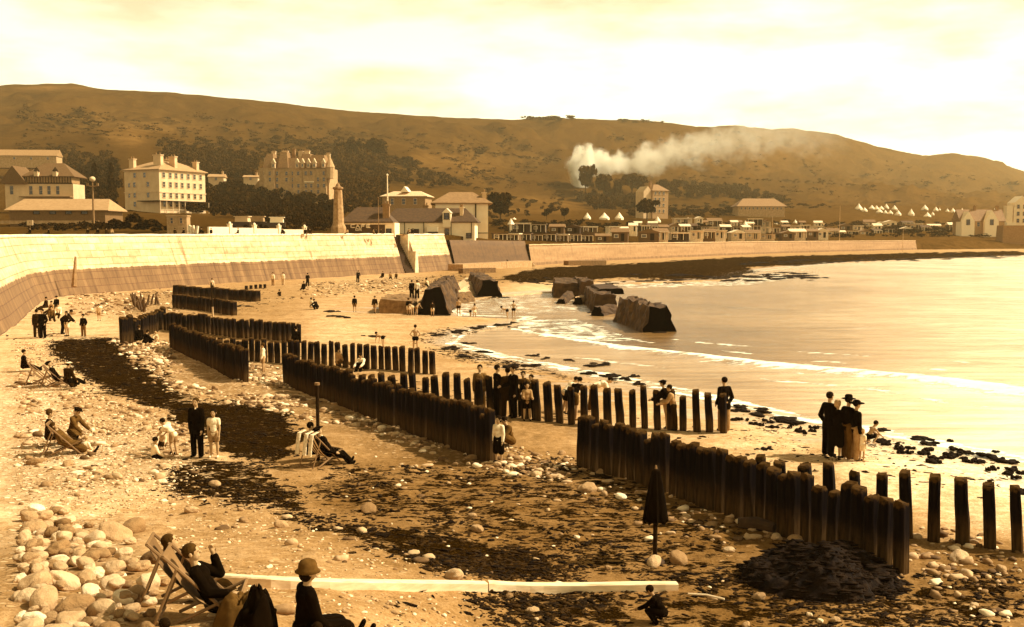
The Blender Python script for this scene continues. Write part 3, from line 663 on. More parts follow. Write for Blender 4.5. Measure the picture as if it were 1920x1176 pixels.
# ------------------------------------------------------------ vegetation builder
def leafq(rng, C, Rad, n, s, flat=.8):
    """n leaf clump quads around lobes C (k,3) radii Rad (k,)"""
    k = rng.integers(0, len(C), n); d = rng.normal(size=(n, 3)); d /= np.linalg.norm(d, axis=1)[:, None]; d[:, 2] = np.where(d[:, 2] < -.3, -d[:, 2], d[:, 2])
    r = Rad[k] * rng.uniform(.55, 1.08, n); c = C[k] + d * r[:, None] * np.array([1, 1, flat])
    a = rng.normal(size=(n, 3)); a /= np.linalg.norm(a, axis=1)[:, None]; b = np.cross(a, d + rng.normal(size=(n, 3)) * .4); b /= np.linalg.norm(b, axis=1)[:, None] + 1e-6
    s = s * rng.uniform(.6, 1.3, n)[:, None]
    V = np.stack([c - a * s - b * s * .6, c + a * s - b * s * .5, c + a * s * .8 + b * s * .7, c - a * s * .9 + b * s * .6], 1).reshape(-1, 3)
    return V, np.arange(4 * n).reshape(-1, 4)
M_LEAF = [mat('foliage %s' % n, v * .7, .95, .55, .8, 0, spec=0) for n, v in (('dark', .035), ('mid', .07), ('pale', .12))]
M_BARK = mat('tree bark', .05, .9)
def crown_mesh(seed, w=1.0, h=1.0, n=500, s=.07, kind='round'):
    rng = np.random.default_rng(seed); k = 9
    if kind == 'round':
        C = rng.uniform(-1, 1, (k, 3)) * np.array([.33 * w, .33 * w, .26 * h]) + np.array([0, 0, .62 * h]); Rd = rng.uniform(.16, .3, k) * w
    elif kind == 'cone':
        z = np.linspace(.15, .95, k); C = np.stack([rng.uniform(-.05, .05, k), rng.uniform(-.05, .05, k), z * h], 1); Rd = (.34 * (1.08 - z)) * w
    else:
        C = np.stack([rng.uniform(-.5, .5, k) * w, rng.uniform(-.35, .35, k) * w, rng.uniform(.12, .5, k) * h], 1); Rd = rng.uniform(.15, .32, k) * w * .8
    V, Fc = leafq(rng, C, Rd, n, s); V[:, 2] = np.maximum(V[:, 2], .0); return V, Fc
def meshdata(name, V, Fc, m):
    o = npmesh(name, V, Fc, m); me = o.data; bpy.data.objects.remove(o); return me
CR = {}
for kd in ('round', 'cone', 'bush'):
    for i in range(3):
        for mi in range(3): CR[kd, i, mi] = meshdata('crown', *crown_mesh(i + 10, kind=kd, n=900, s=.075), M_LEAF[mi])
tb = MB(); tb.tube([(0, 0, -.15), (.01, 0, .2), (-.01, .01, .42), (.02, 0, .62)], [.035, .028, .022, .01], 7)
for a in range(4): tb.tube([(0, 0, .3 + a * .04), (.12 * math.cos(a * 1.7), .12 * math.sin(a * 1.7), .5), (.22 * math.cos(a * 1.7), .22 * math.sin(a * 1.7), .65)], [.016, .011, .005], 5)
TR = tb.mesh('trunk', M_BARK)
def tree(px, py, hpx, wpx, label, kind='round', mi=0, d=None, group=None, name='tree', cat='tree'):
    p = L(px, py, d); s = F / p.y; h, w = hpx / s, wpx / s
    e = empty(name, p, random.uniform(0, 6), label, cat, group); e.scale = (w, w, h)
    inst('crown', CR[kind, random.randrange(3), mi], e)
    if kind != 'bush': inst('trunk', TR, e)
    return e
def wood(name, label, poly, n, hpx, mi=0, seed=1, q=130, aspect=.9):
    rng = np.random.default_rng(seed); xs = [p[0] for p in poly]; ys = [p[1] for p in poly]; Vs = []; c = 0; gs = name == 'gorse'; hp0 = hpx
    while c < n:
        x, y = rng.uniform(min(xs), max(xs)), rng.uniform(min(ys), max(ys))
        if not pip(np.array([x]), np.array([y]), poly)[0]: continue
        if gs:
            if fbm(np.array([x * .022]), np.array([y * .05]), 66)[0] < rng.uniform(.44, .54): continue
            hpx = hp0 * rng.lognormal(-.25, .5)
        p = L(x, y); s = F / p.y; h = hpx * rng.uniform(.6, 1.3) / s; w = h * aspect * rng.uniform(.8, 1.3)
        V, _ = crown_mesh(int(rng.integers(1e6)), n=int(q * 1.6), s=.10, kind='round'); V = V * np.array([w, w, h]) + np.array(p); V[:, 2] -= .15 * h; Vs.append(V); c += 1
    V = np.concatenate(Vs); tag(npmesh(name, V, np.arange(len(V)).reshape(-1, 4), M_LEAF[mi]), label, kind='stuff')
wood('woodland', None, [(358, 345), (440, 350), (640, 385), (640, 432), (560, 432), (430, 410), (358, 405)], 340, 22, 0, 1)
wood('woodland', None, [(358, 330), (470, 335), (470, 352), (358, 352)], 40, 20, 0, 2)
wood('woodland', None, [(130, 330), (216, 318), (216, 398), (140, 392)], 170, 22, 0, 3)
wood('woodland', None, [(300, 285), (480, 300), (480, 338), (360, 335), (300, 310)], 230, 16, 1, 4)
wood('woodland', None, [(636, 290), (690, 300), (730, 345), (720, 392), (636, 395)], 220, 20, 1, 5)
wood('woodland', None, [(640, 388), (800, 390), (800, 406), (640, 404)], 26, 16, 0, 6)
wood('woodland', None, [(772, 330), (838, 338), (838, 352), (772, 356)], 18, 16, 1, 7)
wood('woodland', None, [(1060, 372), (1240, 380), (1240, 398), (1120, 396)], 90, 18, 1, 8)
wood('woodland', None, [(1235, 345), (1380, 355), (1500, 385), (1380, 378), (1240, 372)], 150, 13, 1, 9)
wood('hedgerow', None, [(925, 418), (1130, 424), (1330, 428), (1330, 436), (925, 434)], 90, 10, 0, 10, 70, 1.6)
wood('hedgerow', None, [(36, 420), (215, 424), (215, 436), (36, 436)], 40, 13, 0, 11, 90, 1.2)
wood('hedgerow', None, [(1240, 445), (1560, 440), (1560, 446), (1240, 452)], 46, 9, 0, 12, 70, 2.0)
wood('hedgerow', None, [(1600, 425), (1800, 430), (1800, 436), (1600, 432)], 26, 8, 1, 13, 60, 2.0)
wood('hedgerow', None, [(1240, 388), (1500, 384), (1600, 390), (1500, 393), (1250, 394)], 40, 7, 1, 14, 60, 2.0)
wood('hedgerow', None, [(535, 425), (640, 428), (640, 437), (535, 436)], 22, 12, 0, 15, 90, 1.4)
wood('woodland', None, [(700, 335), (770, 330), (770, 350), (700, 352)], 18, 15, 1, 16)
wood('ridge_copse', None, [(980, 224), (1085, 223), (1085, 227), (980, 228)], 26, 7, 1, 17, 60, 1.8)
wood('ridge_copse', None, [(1160, 226), (1245, 230), (1245, 234), (1160, 231)], 14, 5, 1, 18, 60, 2.0)
wood('gorse', None, [(36, 200), (400, 215), (700, 240), (1000, 250), (1060, 300), (1060, 380), (700, 330), (300, 270), (36, 290)], 700, 5, 1, 31, 26, 2.2)
wood('gorse', None, [(1060, 250), (1400, 250), (1700, 310), (1900, 345), (1900, 385), (1500, 372), (1250, 350), (1060, 330)], 420, 4, 1, 32, 22, 2.2)
wood('woodland', None, [(300, 266), (640, 262), (640, 300), (480, 304), (300, 290)], 170, 9, 1, 41, 90, 1.5)
wood('woodland', None, [(640, 262), (720, 280), (800, 318), (760, 330), (690, 318), (640, 300)], 80, 11, 1, 42, 90, 1.3)
wood('woodland', None, [(36, 290), (130, 285), (220, 300), (220, 325), (130, 330), (36, 320)], 90, 14, 1, 33)
wood('woodland', None, [(840, 395), (960, 385), (1060, 392), (1060, 402), (920, 412)], 40, 11, 1, 34)
wood('hedgerow', None, [(740, 300), (860, 340), (960, 372), (1060, 386), (1060, 389), (950, 377), (850, 345), (740, 306)], 60, 7, 1, 35, 60, 1.8)
wood('hedgerow', None, [(930, 425), (1560, 420), (1560, 446), (930, 440)], 120, 8, 0, 36, 60, 1.8)
wood('hedgerow', None, [(1560, 440), (1800, 432), (1900, 440), (1900, 448), (1560, 448)], 70, 8, 0, 51, 60, 1.8)
wood('hedgerow', None, [(1560, 420), (1800, 420), (1800, 424), (1560, 425)], 40, 7, 1, 52, 60, 1.8)
wood('woodland', None, [(1180, 395), (1300, 398), (1380, 402), (1380, 410), (1180, 408)], 60, 11, 1, 53, 80, 1.2)
for i_, ln in enumerate((((60, 245), (330, 262)), ((420, 225), (760, 262)), ((760, 262), (1010, 300)), ((1300, 330), (1640, 350)), ((1120, 285), (1240, 345)), ((1500, 300), (1560, 362)), ((880, 330), (1060, 352)), ((520, 240), (560, 268)))):
    (xa, ya), (xb, yb) = ln; wood('hedgerow', None, [(xa, ya), (xb, yb), (xb, yb + 3), (xa, ya + 3)], int(abs(xb - xa) / 4 + abs(yb - ya) / 3), 3.6, 1, 60 + i_, 30, 1.8)
for k, a in enumerate([(235, 436, 48, 62, 'large dark bush spilling over the promenade left of the small kiosk', 'bush', 0), (285, 436, 34, 58, 'low dark bush right beside the small kiosk', 'bush', 0),
          (1098, 372, 52, 40, 'round tree half wrapped in white smoke', 'round', 1), (1132, 376, 42, 34, 'tree right of the smoke wrapped one', 'round', 1), (1158, 378, 38, 26, 'slim tree before the drifting smoke', 'round', 1),
          (1185, 372, 42, 44, 'broad tree on the slope left of the gabled villa', 'round', 1), (1213, 400, 38, 40, 'dark round tree standing against the gabled villa', 'round', 0),
          (938, 420, 52, 46, 'tree growing behind the right corner of the tall pale house', 'round', 0), (115, 436, 22, 22, 'small dark shrub on the promenade below the long shed', 'bush', 0),
          (178, 372, 62, 34, 'tall dark conifer between the villa and the white hotel', 'cone', 0), (210, 380, 70, 30, 'tall dark conifer close to the left wall of the white hotel', 'cone', 0),
          (1025, 412, 20, 16, 'small tree above the beach huts', 'round', 0), (1058, 412, 20, 16, 'small tree left of the white bell tents', 'round', 0), (1270, 398, 12, 30, 'low dark bush right of the gabled villa', 'bush', 0),
          (1362, 402, 20, 34, 'dark bush behind the huts', 'bush', 0), (705, 300, 34, 44, 'spreading tree high on the slope behind the brick hotel', 'round', 0), (660, 296, 30, 40, 'tree on the slope directly right of the brick hotel roof', 'round', 0),
          (1672, 383, 10, 22, 'far low trees behind the tented field', 'bush', 1)]):
    tree(*a[:4], a[4], a[5], a[6], d=440 if 'against the gabled' in a[4] else None)

# ------------------------------------------------------------ buildings
M_STUC = mat('cream stucco', .62, .9, .1, .6); M_STUCB = mat('bright limewash', .85, .9, .06, .6); M_BRICK = mat('brown brick', .42, .9, .25, 1.2)
M_SLATE = mat('dark slate', .075, .8, .4, 2.5); M_SLATEL = mat('pale slate', .36, .8, .15, 1.5); M_TILE = mat('brown tile', .24, .8, .25, 2)
M_GLASS = mat('dark window glass', .03, .15, .3, 1, spec=.6); M_TRIM = mat('cream trim', .6); M_DARKW = mat('dark timber', .02, spec=.05); M_WHITE = mat('white paint', .9, .6, .04)
_wc = {}
def window(root, x, z, w, h, face='F', W=0, D=0, pm=None, fm=None, y=0.0, name='window'):
    key = (round(w, 2), round(h, 2), id(pm), id(fm))
    if key not in _wc:
        f = MB(); t = .1
        f.box((0, 0, h / 2), (w + t * 2, .16, t)); f.box((0, 0, -h / 2), (w + t * 3, .24, t)); f.box((-w / 2 - t / 2, 0, 0), (t, .15, h - t)); f.box((w / 2 + t / 2, 0, 0), (t, .15, h - t)); f.box((0, .01, 0), (w, .12, .05))
        g = MB(); g.box((0, .02, 0), (w, .1, h - .1))
        _wc[key] = (f.mesh('window', fm or M_TRIM), g.mesh('pane', pm or M_GLASS))
    fm_, gm = _wc[key]
    if face == 'F': loc, rot = (x, -.04 + y, z), (0, 0, 0)
    elif face == 'R': loc, rot = (W / 2 + .04, x, z), (0, 0, R(90))
    else: loc, rot = (-W / 2 - .04, x, z), (0, 0, R(-90))
    o = inst(name, fm_, root, loc, rot); inst('pane', gm, o); return o
def roof(root, W, D, H, rh, m, kind='hip', ov=.4, y0=0.0, x0=0.0, name='roof', th=.18, ridge=None):
    a, b = W / 2 + ov, D + ov; mb = MB(); c = D / 2
    if kind == 'hip':
        r = ridge if ridge is not None else max(0, (W - D) / 2); ry = max(0, (D - W) / 2)
        V = [(-a, -ov, H), (a, -ov, H), (a, b, H), (-a, b, H), (-r, c - ry, H + rh), (r, c - ry, H + rh), (r, c + ry, H + rh), (-r, c + ry, H + rh), (-a, -ov, H - th), (a, -ov, H - th), (a, b, H - th), (-a, b, H - th)]
        Fc = [(0, 1, 5, 4), (1, 2, 6, 5), (2, 3, 7, 6), (3, 0, 4, 7), (4, 5, 6, 7), (0, 8, 9, 1), (1, 9, 10, 2), (2, 10, 11, 3), (3, 11, 8, 0), (8, 11, 10, 9)]
    elif kind == 'gable':     # ridge along x
        V = [(-a, -ov, H), (a, -ov, H), (a, b, H), (-a, b, H), (-a, c, H + rh), (a, c, H + rh), (-a, -ov, H - th), (a, -ov, H - th), (a, b, H - th), (-a, b, H - th)]
        Fc = [(0, 1, 5, 4), (2, 3, 4, 5), (0, 4, 3), (1, 2, 5), (0, 6, 7, 1), (1, 7, 8, 2), (2, 8, 9, 3), (3, 9, 6, 0), (6, 9, 8, 7)]
    else:                      # 'front': ridge along y, gable faces the viewer
        V = [(-a, -ov, H), (a, -ov, H), (a, b, H), (-a, b, H), (0, -ov, H + rh), (0, b, H + rh), (-a, -ov, H - th), (a, -ov, H - th), (a, b, H - th), (-a, b, H - th)]
        Fc = [(0, 4, 5, 3), (1, 2, 5, 4), (0, 1, 4), (2, 3, 5), (0, 6, 7, 1), (1, 7, 8, 2), (2, 8, 9, 3), (3, 9, 6, 0), (6, 9, 8, 7)]
    mb.add([(v[0] + x0, v[1] + y0, v[2]) for v in V], Fc); return mb.build(name, m, root)
def chim(root, x, y, z0, z1, w, d, m, pots=2):
    mb = MB(); mb.box((x, y, (z0 + z1) / 2), (w, d, z1 - z0)); mb.box((x, y, z1 + .06), (w + .3, d + .3, .22)); o = mb.build('chimney', m, root)
    mb = MB()
    for i in range(pots): mb.tube([(x - w / 2 + w * (i + .5) / pots, y, z1 + .15), (x - w / 2 + w * (i + .5) / pots, y, z1 + .7)], [.17, .13], 7)
    mb.build('chimney_pots', M_TILE, o); return o
def walls(root, W, D, H, m, name='wall', zb=-4, x0=0, y0=0):
    mb = MB(); mb.box((x0, y0 + D / 2, (H + zb) / 2), (W, D, H - zb)); return mb.build(name, m, root)
def site(name, label, px, py, d, yaw=0, cat='house', group=None):
    p = PD(px, py, d); return empty(name, p, R(yaw), label, cat, group), F / d
# white hotel (corner faces us)
rt, s = site('white_hotel', 'four storey cream hotel with several chimneys and a dark verandah on its right side', 300, 398, 270, 0, 'hotel')
L1, L2, H = 12.3, 17.5, 80 / s; rt.rotation_euler = (0, 0, R(-25))
e = rt
mb = MB(); mb.box((-L1 / 2, L2 / 2, H / 2 - 2), (L1, L2, H + 4)); mb.build('wall', M_STUC, rt)
mb = MB(); mb.box((-L1 / 2, L2 / 2, H * .47), (L1 + .3, L2 + .3, .25)); mb.box((-L1 / 2, L2 / 2, H - .25), (L1 + .5, L2 + .5, .35)); mb.build('string_course', M_TRIM, rt)
rf = roof(rt, L1, L2, H, 2.5, M_SLATEL, 'hip', .6, 0, -L1 / 2, ridge=2.0)
for cx, cy, z, w in ((-10.6, 1.4, 3.9, 1.6), (-6.5, 9, 4.2, 2.2), (-4.6, 8.6, 4.0, 1.4), (-3.2, 3.2, 4.9, 2.6), (-1.6, 7, 4.6, 2.0), (-1.0, 15, 3.6, 1.5)):
    c = chim(rt, cx, cy, H - .2, H + z - 1.0, w, 1.0, M_STUC)
for k, z in enumerate((2.2, 4.6, 7.4, 9.9)):
    for x in ((-8.7, -3.9) if k != 3 else (-8.5, -5.0)):
        if k == 0 and x > -6: continue
        window(rt, x, z, .9, 1.35)
    if k in (1, 2): window(rt, -10.6, z - .1, .7, 1.1)
    for y in (1.6, 4.0, 6.2, 8.4, 10.8, 13.2, 15.6): window(rt, y, z, .95, 1.45, 'R', 0)
mb = MB(); mb.box((-3, -1.0, 2.95), (6.2, 2.0, .2)); mb.box((1.0, 7.6, 2.95), (2.0, 19.5, .2))
mb.build('verandah_roof', M_DARKW, rt)
mb = MB()
for y in range(9): mb.tube([(1.9, -1.8 + y * 2.3, -.5), (1.9, -1.8 + y * 2.3, 2.85)], .1, 6)
mb.box((1.9, 7.4, .7), (.08, 18.6, .1)); mb.build('verandah_post', M_STUC, rt)
# brick hotel with turrets
rt, s = site('brick_hotel', 'huge brick hotel with steep mansard roofs, turrets and pale dormers above the dark wood', 552, 378, 395, -4, 'hotel')
q = lambda v: v / s
WB = q(132); HB = q(62); DB = 14
walls(rt, WB, DB, HB, M_BRICK, zb=-6)
def mans(x0, w, zt, y0=0, d=DB, z0=None, nm='roof', m=None, k=.78):
    z0 = HB if z0 is None else z0; mb = MB(); mb.box((x0, y0 + d / 2, (z0 + zt) / 2), (w, d, zt - z0), None, k); return mb.build(nm, m or M_TILE, rt)
mans(q(-2), q(120), HB + q(19)); mans(q(-46), q(22), HB + q(27), -1.2, 8, m=M_TILE, k=.55); mans(q(-20), q(20), HB + q(30), -.8, 9, k=.6); mans(q(45), q(34), HB + q(24), -1.0, 9, k=.7); mans(q(20), q(26), HB + q(27), 1, 9, k=.6)
for x, w, h, yy in ((q(-46), q(20), HB, -1.2), (q(40), q(44), HB + q(-2), -1.0), (q(8), q(18), HB - q(4), -.6)): 
    mb = MB(); mb.box((x, yy + .75, h / 2 - 2), (w, 1.5, h + 4)); mb.build('bay', M_BRICK, rt)
mb = MB(); mb.lathe([(1.6, HB - q(20)), (1.9, HB), (2.0, HB + .2), (1.2, HB + q(10)), (.05, HB + q(22))], 10, (q(68), 0, 0)); mb.build('turret', MATS['brown brick'], rt)
for x in (-36, 9, 19, 30, 41, 58):
    mb = MB(); mb.box((q(x), -1.5, HB + q(4)), (q(6), 1.2, q(9))); mb.prism([(q(x - 4), HB + q(8.5)), (q(x + 4), HB + q(8.5)), (q(x), HB + q(17))], -2.3, -.6); o = mb.build('dormer', mat('pale dormer', .6), rt)
    g = MB(); g.box((q(x), -2.13, HB + q(4)), (q(2.6), .1, q(5))); g.build('pane', M_GLASS, o)
for x, z, w in ((-46, 32, 7), (-24, 33, 11), (-8, 36, 6), (6, 32, 8), (18, 33, 9), (58, 27, 7), (-62, 20, 4)): chim(rt, q(x), 6, HB - 1, HB + q(z), q(w), 1.4, MATS['pale dormer'] if z < 36 else M_TILE, 3)
for k in range(5):
    for x in (-56, -44, -32, -14, -2, 9, 24, 34, 47, 58):
        if (k * 7 + x) % 5 == 0: continue
        window(rt, q(x), q(6 + k * 11.5), .9, 1.5, 'F', y=-1.2 if (x < -36 and x > -56) or 18 < x < 62 else (-.6 if 0 < x < 17 else 0), fm=mat('pale stone', .5))
mb = MB(); mb.box((q(30), -1.3, q(36)), (q(18), .5, .4)); mb.build('balcony', M_WHITE, rt)
mb = MB(); mb.prism([(q(-108), -6), (q(-66), -6), (q(-66), q(36)), (q(-70), q(40)), (q(-94), q(10)), (q(-108), q(8))], 2, 13); mb.build('side_wing', mat('brown rendered wing', .3), rt)
# half timbered villa, far left
rt, s = site('villa', 'half timbered villa with pale ground floor and two ornate dormers, at the far left', 74, 369, 290, 3)
q = lambda v: v / s
walls(rt, q(124), 9, q(24), M_STUC); mb = MB(); mb.box((q(18), 3, q(31)), (q(84), 6.2, q(12))); mb.build('upper_storey', mat('half timbering', .3), rt)
mb = MB()
for i in range(17): mb.box((q(-22 + i * 5), -.16, q(31)), (.16, .12, q(12)))
mb.box((q(18), -.17, q(25)), (q(86), .14, .3)); mb.build('timber_frame', M_DARKW, rt)
roof(rt, q(88), 9, q(38), q(26), mat('brown shingle', .13), 'hip', .6, 0, q(18), ridge=q(18)); roof(rt, q(44), 9, q(25), q(32), MATS['brown shingle'], 'front', .4, -1, q(-44))
for x in (-2, 32):
    mb = MB(); mb.box((q(x), -.6, q(42)), (q(7), 1.4, q(9))); mb.build('dormer', M_STUC, rt); mb = MB(); mb.lathe([(q(6), q(46)), (q(4), q(50)), (.05, q(55))], 4, (q(x), -.6, 0)); mb.build('dormer_roof', M_DARKW, rt)
for x in (-50, -15, 3, 18, 34): window(rt, q(x), q(12), q(6), q(16))
mb = MB(); mb.box((q(16), -1.4, -.1), (q(92), 2.6, .3)); mb.build('porch_roof', M_TILE, rt)
# long house behind villa
rt, s = site('house', 'long low brown roofed house on the slope above the half timbered villa', 48, 300, 520, 6); q = lambda v: v / s
walls(rt, q(110), 9, q(8), M_BRICK); roof(rt, q(110), 9, q(8), q(12), mat('warm tile', .3), 'gable')
for x in (-20, 10, 40): window(rt, q(x), q(3), 1, 1.3)
# long pale roofed shed
rt, s = site('long_shed', 'long low shed with pale sloping roof and four dark openings on the left', 108, 418, 200, 2, 'shed'); q = lambda v: v / s
walls(rt, q(176), 10, q(24), mat('brown plaster', .17)); roof(rt, q(182), 10, q(24), q(22), M_SLATEL, 'hip', .5, ridge=q(80))
for x in (-38, -8, 21, 50): window(rt, q(x), q(19), q(10), q(5), fm=M_DARKW)
mb = MB(); mb.box((q(-10), -2.5, q(1)), (q(190), .3, q(6))); mb.build('yard_wall', M_BRICK, rt)
# small kiosk on the promenade and broken white arches
rt, s = site('kiosk', 'small square flat roofed kiosk with two dark openings on the promenade', 332, 436, 150, 8, 'kiosk'); q = lambda v: v / s
walls(rt, q(36), 3, q(30), mat('sandy plaster', .4)); mb = MB(); mb.box((0, 1.5, q(31)), (q(38), 3.3, .2)); mb.build('roof', MATS['sandy plaster'], rt)
for x in (-9, 8): window(rt, q(x), q(22), q(4), q(11), fm=MATS['sandy plaster'])
rt, s = site('deck_chair_stack', 'stack of folded white canvas chairs right of the small kiosk', 363, 437, 149, 0, 'chair stack'); q = lambda v: v / s
mb = MB()
for x in (-9, -4, 1, 6): mb.box((q(x), 0, q(7)), (q(3.4), .5, q(14)), Matrix.Rotation(R(random.uniform(-9, 9)), 4, 'Y'))
mb.build('canvas_frame', M_WHITE, rt)
# parapet with piers
pts = [(388, 437, 428), (431, 438.5, 429), (477, 439.5, 430), (523, 441, 432), (571, 442, 434)]
for i in range(4):
    a, b = PD(pts[i][0], pts[i][1], 141 + i * 4), PD(pts[i + 1][0], pts[i + 1][1], 145 + i * 4)
    rt = empty('parapet', a, math.atan2(b.y - a.y, b.x - a.x), ['white parapet panel nearest the small kiosk', 'second white parapet panel from the kiosk, with cars behind', 'third white parapet panel from the kiosk', 'white parapet panel nearest the obelisk'][i], 'parapet', 'white parapet panels on the promenade')
    Lg = (b - a).length; mb = MB(); mb.box((Lg / 2, 0, .35), (Lg - .5, .3, 1.0)); mb.build('panel', M_WHITE, rt); mb = MB(); mb.box((Lg, 0, .5), (.5, .5, 1.4)); mb.box((Lg, 0, 1.25), (.6, .6, .12)); mb.blob((Lg, 0, 1.4), (.2, .2, .2)); mb.build('pier', M_PALE, rt)
# balustrade on the slope
rt, s = site('balustrade', 'pale balustrade on the bank below the dark wood', 444, 401, 260, -4, 'balustrade'); q = lambda v: v / s
mb = MB()
for i in range(13): mb.box((q(-24 + i * 4), 0, q(4)), (q(1.6), .4, q(9)))
mb.box((0, 0, q(9.5)), (q(56), .6, q(2))); mb.box((0, .5, q(0)), (q(56), .6, q(2))); mb.build('baluster', mat('ochre stone', .4), rt)
# obelisk
rt, s = site('obelisk', 'tall tapering rough stone obelisk with dark flared cap beside the parapet', 635, 443, 160, 6, 'obelisk'); q = lambda v: v / s
mb = MB(); mb.lathe([(q(15), -.6), (q(14), q(16)), (q(10.5), q(24)), (q(9.6), q(45)), (q(7.6), q(84)), (q(7.2), q(86))], 8); mb.build('shaft', mat('rough ochre stone', .33, .9, .35, 2.5, .6), rt)
mb = MB(); mb.lathe([(q(7), q(86)), (q(10), q(88)), (q(9.5), q(91)), (q(5), q(92)), (q(3), q(97)), (q(.4), q(99))], 8); mb.build('cap', M_TILE, rt)
mb = MB(); mb.prism([(q(-30), -.5), (q(10), -.5), (q(10), q(16)), (q(2), q(16))], .5, 1.2); mb.build('ramp_wall', mat('ochre stone', .4), rt)
# cafe
rt, s = site('cafe', 'low hip roofed cafe with white CAFE lettering on its dark front', 686, 443, 163, 0, 'cafe'); q = lambda v: v / s
walls(rt, q(78), 7, q(25), mat('cafe dark boards', .07), x0=q(-4)); mb = MB(); mb.box((q(45), 3.5, q(12)), (q(18), 7.0, q(26))); mb.build('white_end', M_STUCB, rt)
rf = roof(rt, q(92), 7, q(27), q(28), M_SLATE, 'hip', .3, 0, q(2), ridge=q(24))
chim(rt, q(37), 1.2, q(28), q(58), q(12), 1.2, M_TILE)
mb = MB(); mb.box((q(0), -.3, q(23)), (q(76), .15, q(3))); mb.build('fascia', M_TRIM, rt)
mb = MB(); mb.box((q(-12), -.25, q(13)), (q(46), .1, q(15))); mb.build('sign_board', mat('cafe dark boards', .07), rt)
def strokes(mb, ch, x, z, w, h, t, y):
    S = {'C': [(0, 0, 0, 1), (0, 0, 1, 0), (0, 1, 1, 1)], 'A': [(0, 0, .5, 1), (.5, 1, 1, 0), (.22, .4, .78, .4)], 'F': [(0, 0, 0, 1), (0, 1, 1, 1), (0, .52, .75, .52)], 'E': [(0, 0, 0, 1), (0, 1, 1, 1), (0, .5, .8, .5), (0, 0, 1, 0)],
         'O': [(0, 0, 0, 1), (0, 0, 1, 0), (0, 1, 1, 1), (1, 0, 1, 1)], 'R': [(0, 0, 0, 1), (0, 1, 1, 1), (1, 1, 1, .5), (0, .5, 1, .5), (.4, .5, 1, 0)]}[ch]
    for a, b, c, d in S:
        p = Vector((x + a * w, 0, z + b * h)); r = Vector((x + c * w, 0, z + d * h)); m = (p + r) / 2; L_ = (r - p).length + t
        M = Matrix.Translation((m.x, y, m.z)) @ Matrix.Rotation(-math.atan2(r.z - p.z, r.x - p.x), 4, 'Y'); mb.box((0, 0, 0), (L_, .08, t), M)
mb = MB()
for i, ch in enumerate('CAFE'): strokes(mb, ch, q(-27 + i * 9.6), q(16.2), q(6.2), q(5.2), q(1.6), -.36)
for i, ch in enumerate('OR'): strokes(mb, ch, q(-18 + i * 6), q(10.6), q(4), q(3.4), q(1.3), -.36)
mb.build('lettering', M_WHITE, rt)
window(rt, q(43), q(8), q(8), q(11), y=-.02, fm=M_DARKW)
# long pale building with dormer
rt, s = site('harbour_building', 'long pale building with dark slate roof, arched doors and a tall gabled dormer', 804, 444, 187, -2, 'building'); q = lambda v: v / s
walls(rt, q(172), 8, q(28), M_STUCB); roof(rt, q(176), 8, q(28), q(26), M_SLATE, 'hip', .35, ridge=q(66))
for x in (-64, -26): 
    o = window(rt, q(x), q(8), q(13), q(12), fm=M_DARKW, name='door')
mb = MB(); mb.box((q(8), -.5, q(14)), (q(20), 1.0, q(9))); mb.build('awning', M_WHITE, rt); window(rt, q(8), q(5), q(16), q(6), fm=M_DARKW)
mb = MB(); mb.box((q(34), 1.2, q(31)), (q(15), 3.2, q(26))); mb.prism([(q(25), q(44)), (q(43), q(44)), (q(34), q(53))], -.45, 2.4); o = mb.build('dormer', M_STUCB, rt); window(rt, q(34), q(38), q(8), q(11), y=-.4, fm=M_DARKW)
window(rt, q(34), q(9), q(7), q(13), fm=M_TILE, name='door'); window(rt, q(75), q(2), q(8), q(9), fm=M_DARKW)
chim(rt, q(60), 2.0, q(30), q(54), q(6), .9, M_STUC); chim(rt, q(-12), 5.5, q(44), q(58), q(9), 1.0, M_TILE)
for x in (-82, -45, -9, 42, 80): mb = MB(); mb.tube([(q(x), -.15, -.3), (q(x), -.15, q(27))], .07, 6); mb.build('downpipe', M_DARKW, rt)
# tall pale house
rt, s = site('tall_house', 'tall pale house with broad hip roof and one chimney, right of the harbour building', 866, 446, 196, 4, 'house'); q = lambda v: v / s
walls(rt, q(98), 11, q(64), M_STUCB); roof(rt, q(102), 11, q(65), q(22), M_TILE, 'hip', .7, ridge=q(22)); chim(rt, q(43), 2.6, q(60), q(84), q(7), .9, M_STUC, 1)
mb = MB(); mb.tube([(q(26), -.12, -.3), (q(26), -.12, q(63))], .12, 6); mb.build('downpipe', M_DARKW, rt); mb = MB(); mb.box((q(0), -.15, q(9)), (q(98), .12, .12)); mb.build('rail', M_DARKW, rt)
# house behind with pale roof
rt, s = site('house', 'square house with pale flat hip roof standing behind the cafe roofs', 757, 392, 300, -8); q = lambda v: v / s
walls(rt, q(82), 9, q(24), mat('brown rendered wing', .3)); roof(rt, q(84), 9, q(24), q(10), mat('pale lead roof', .6), 'hip', .5, ridge=q(26)); mb = MB(); mb.prism([(q(-8), q(32)), (q(8), q(32)), (q(0), q(42))], 1, 5); mb.build('gable', M_WHITE, rt)
for x in (-22, 0, 22): window(rt, q(x), q(14), .9, 1.8)
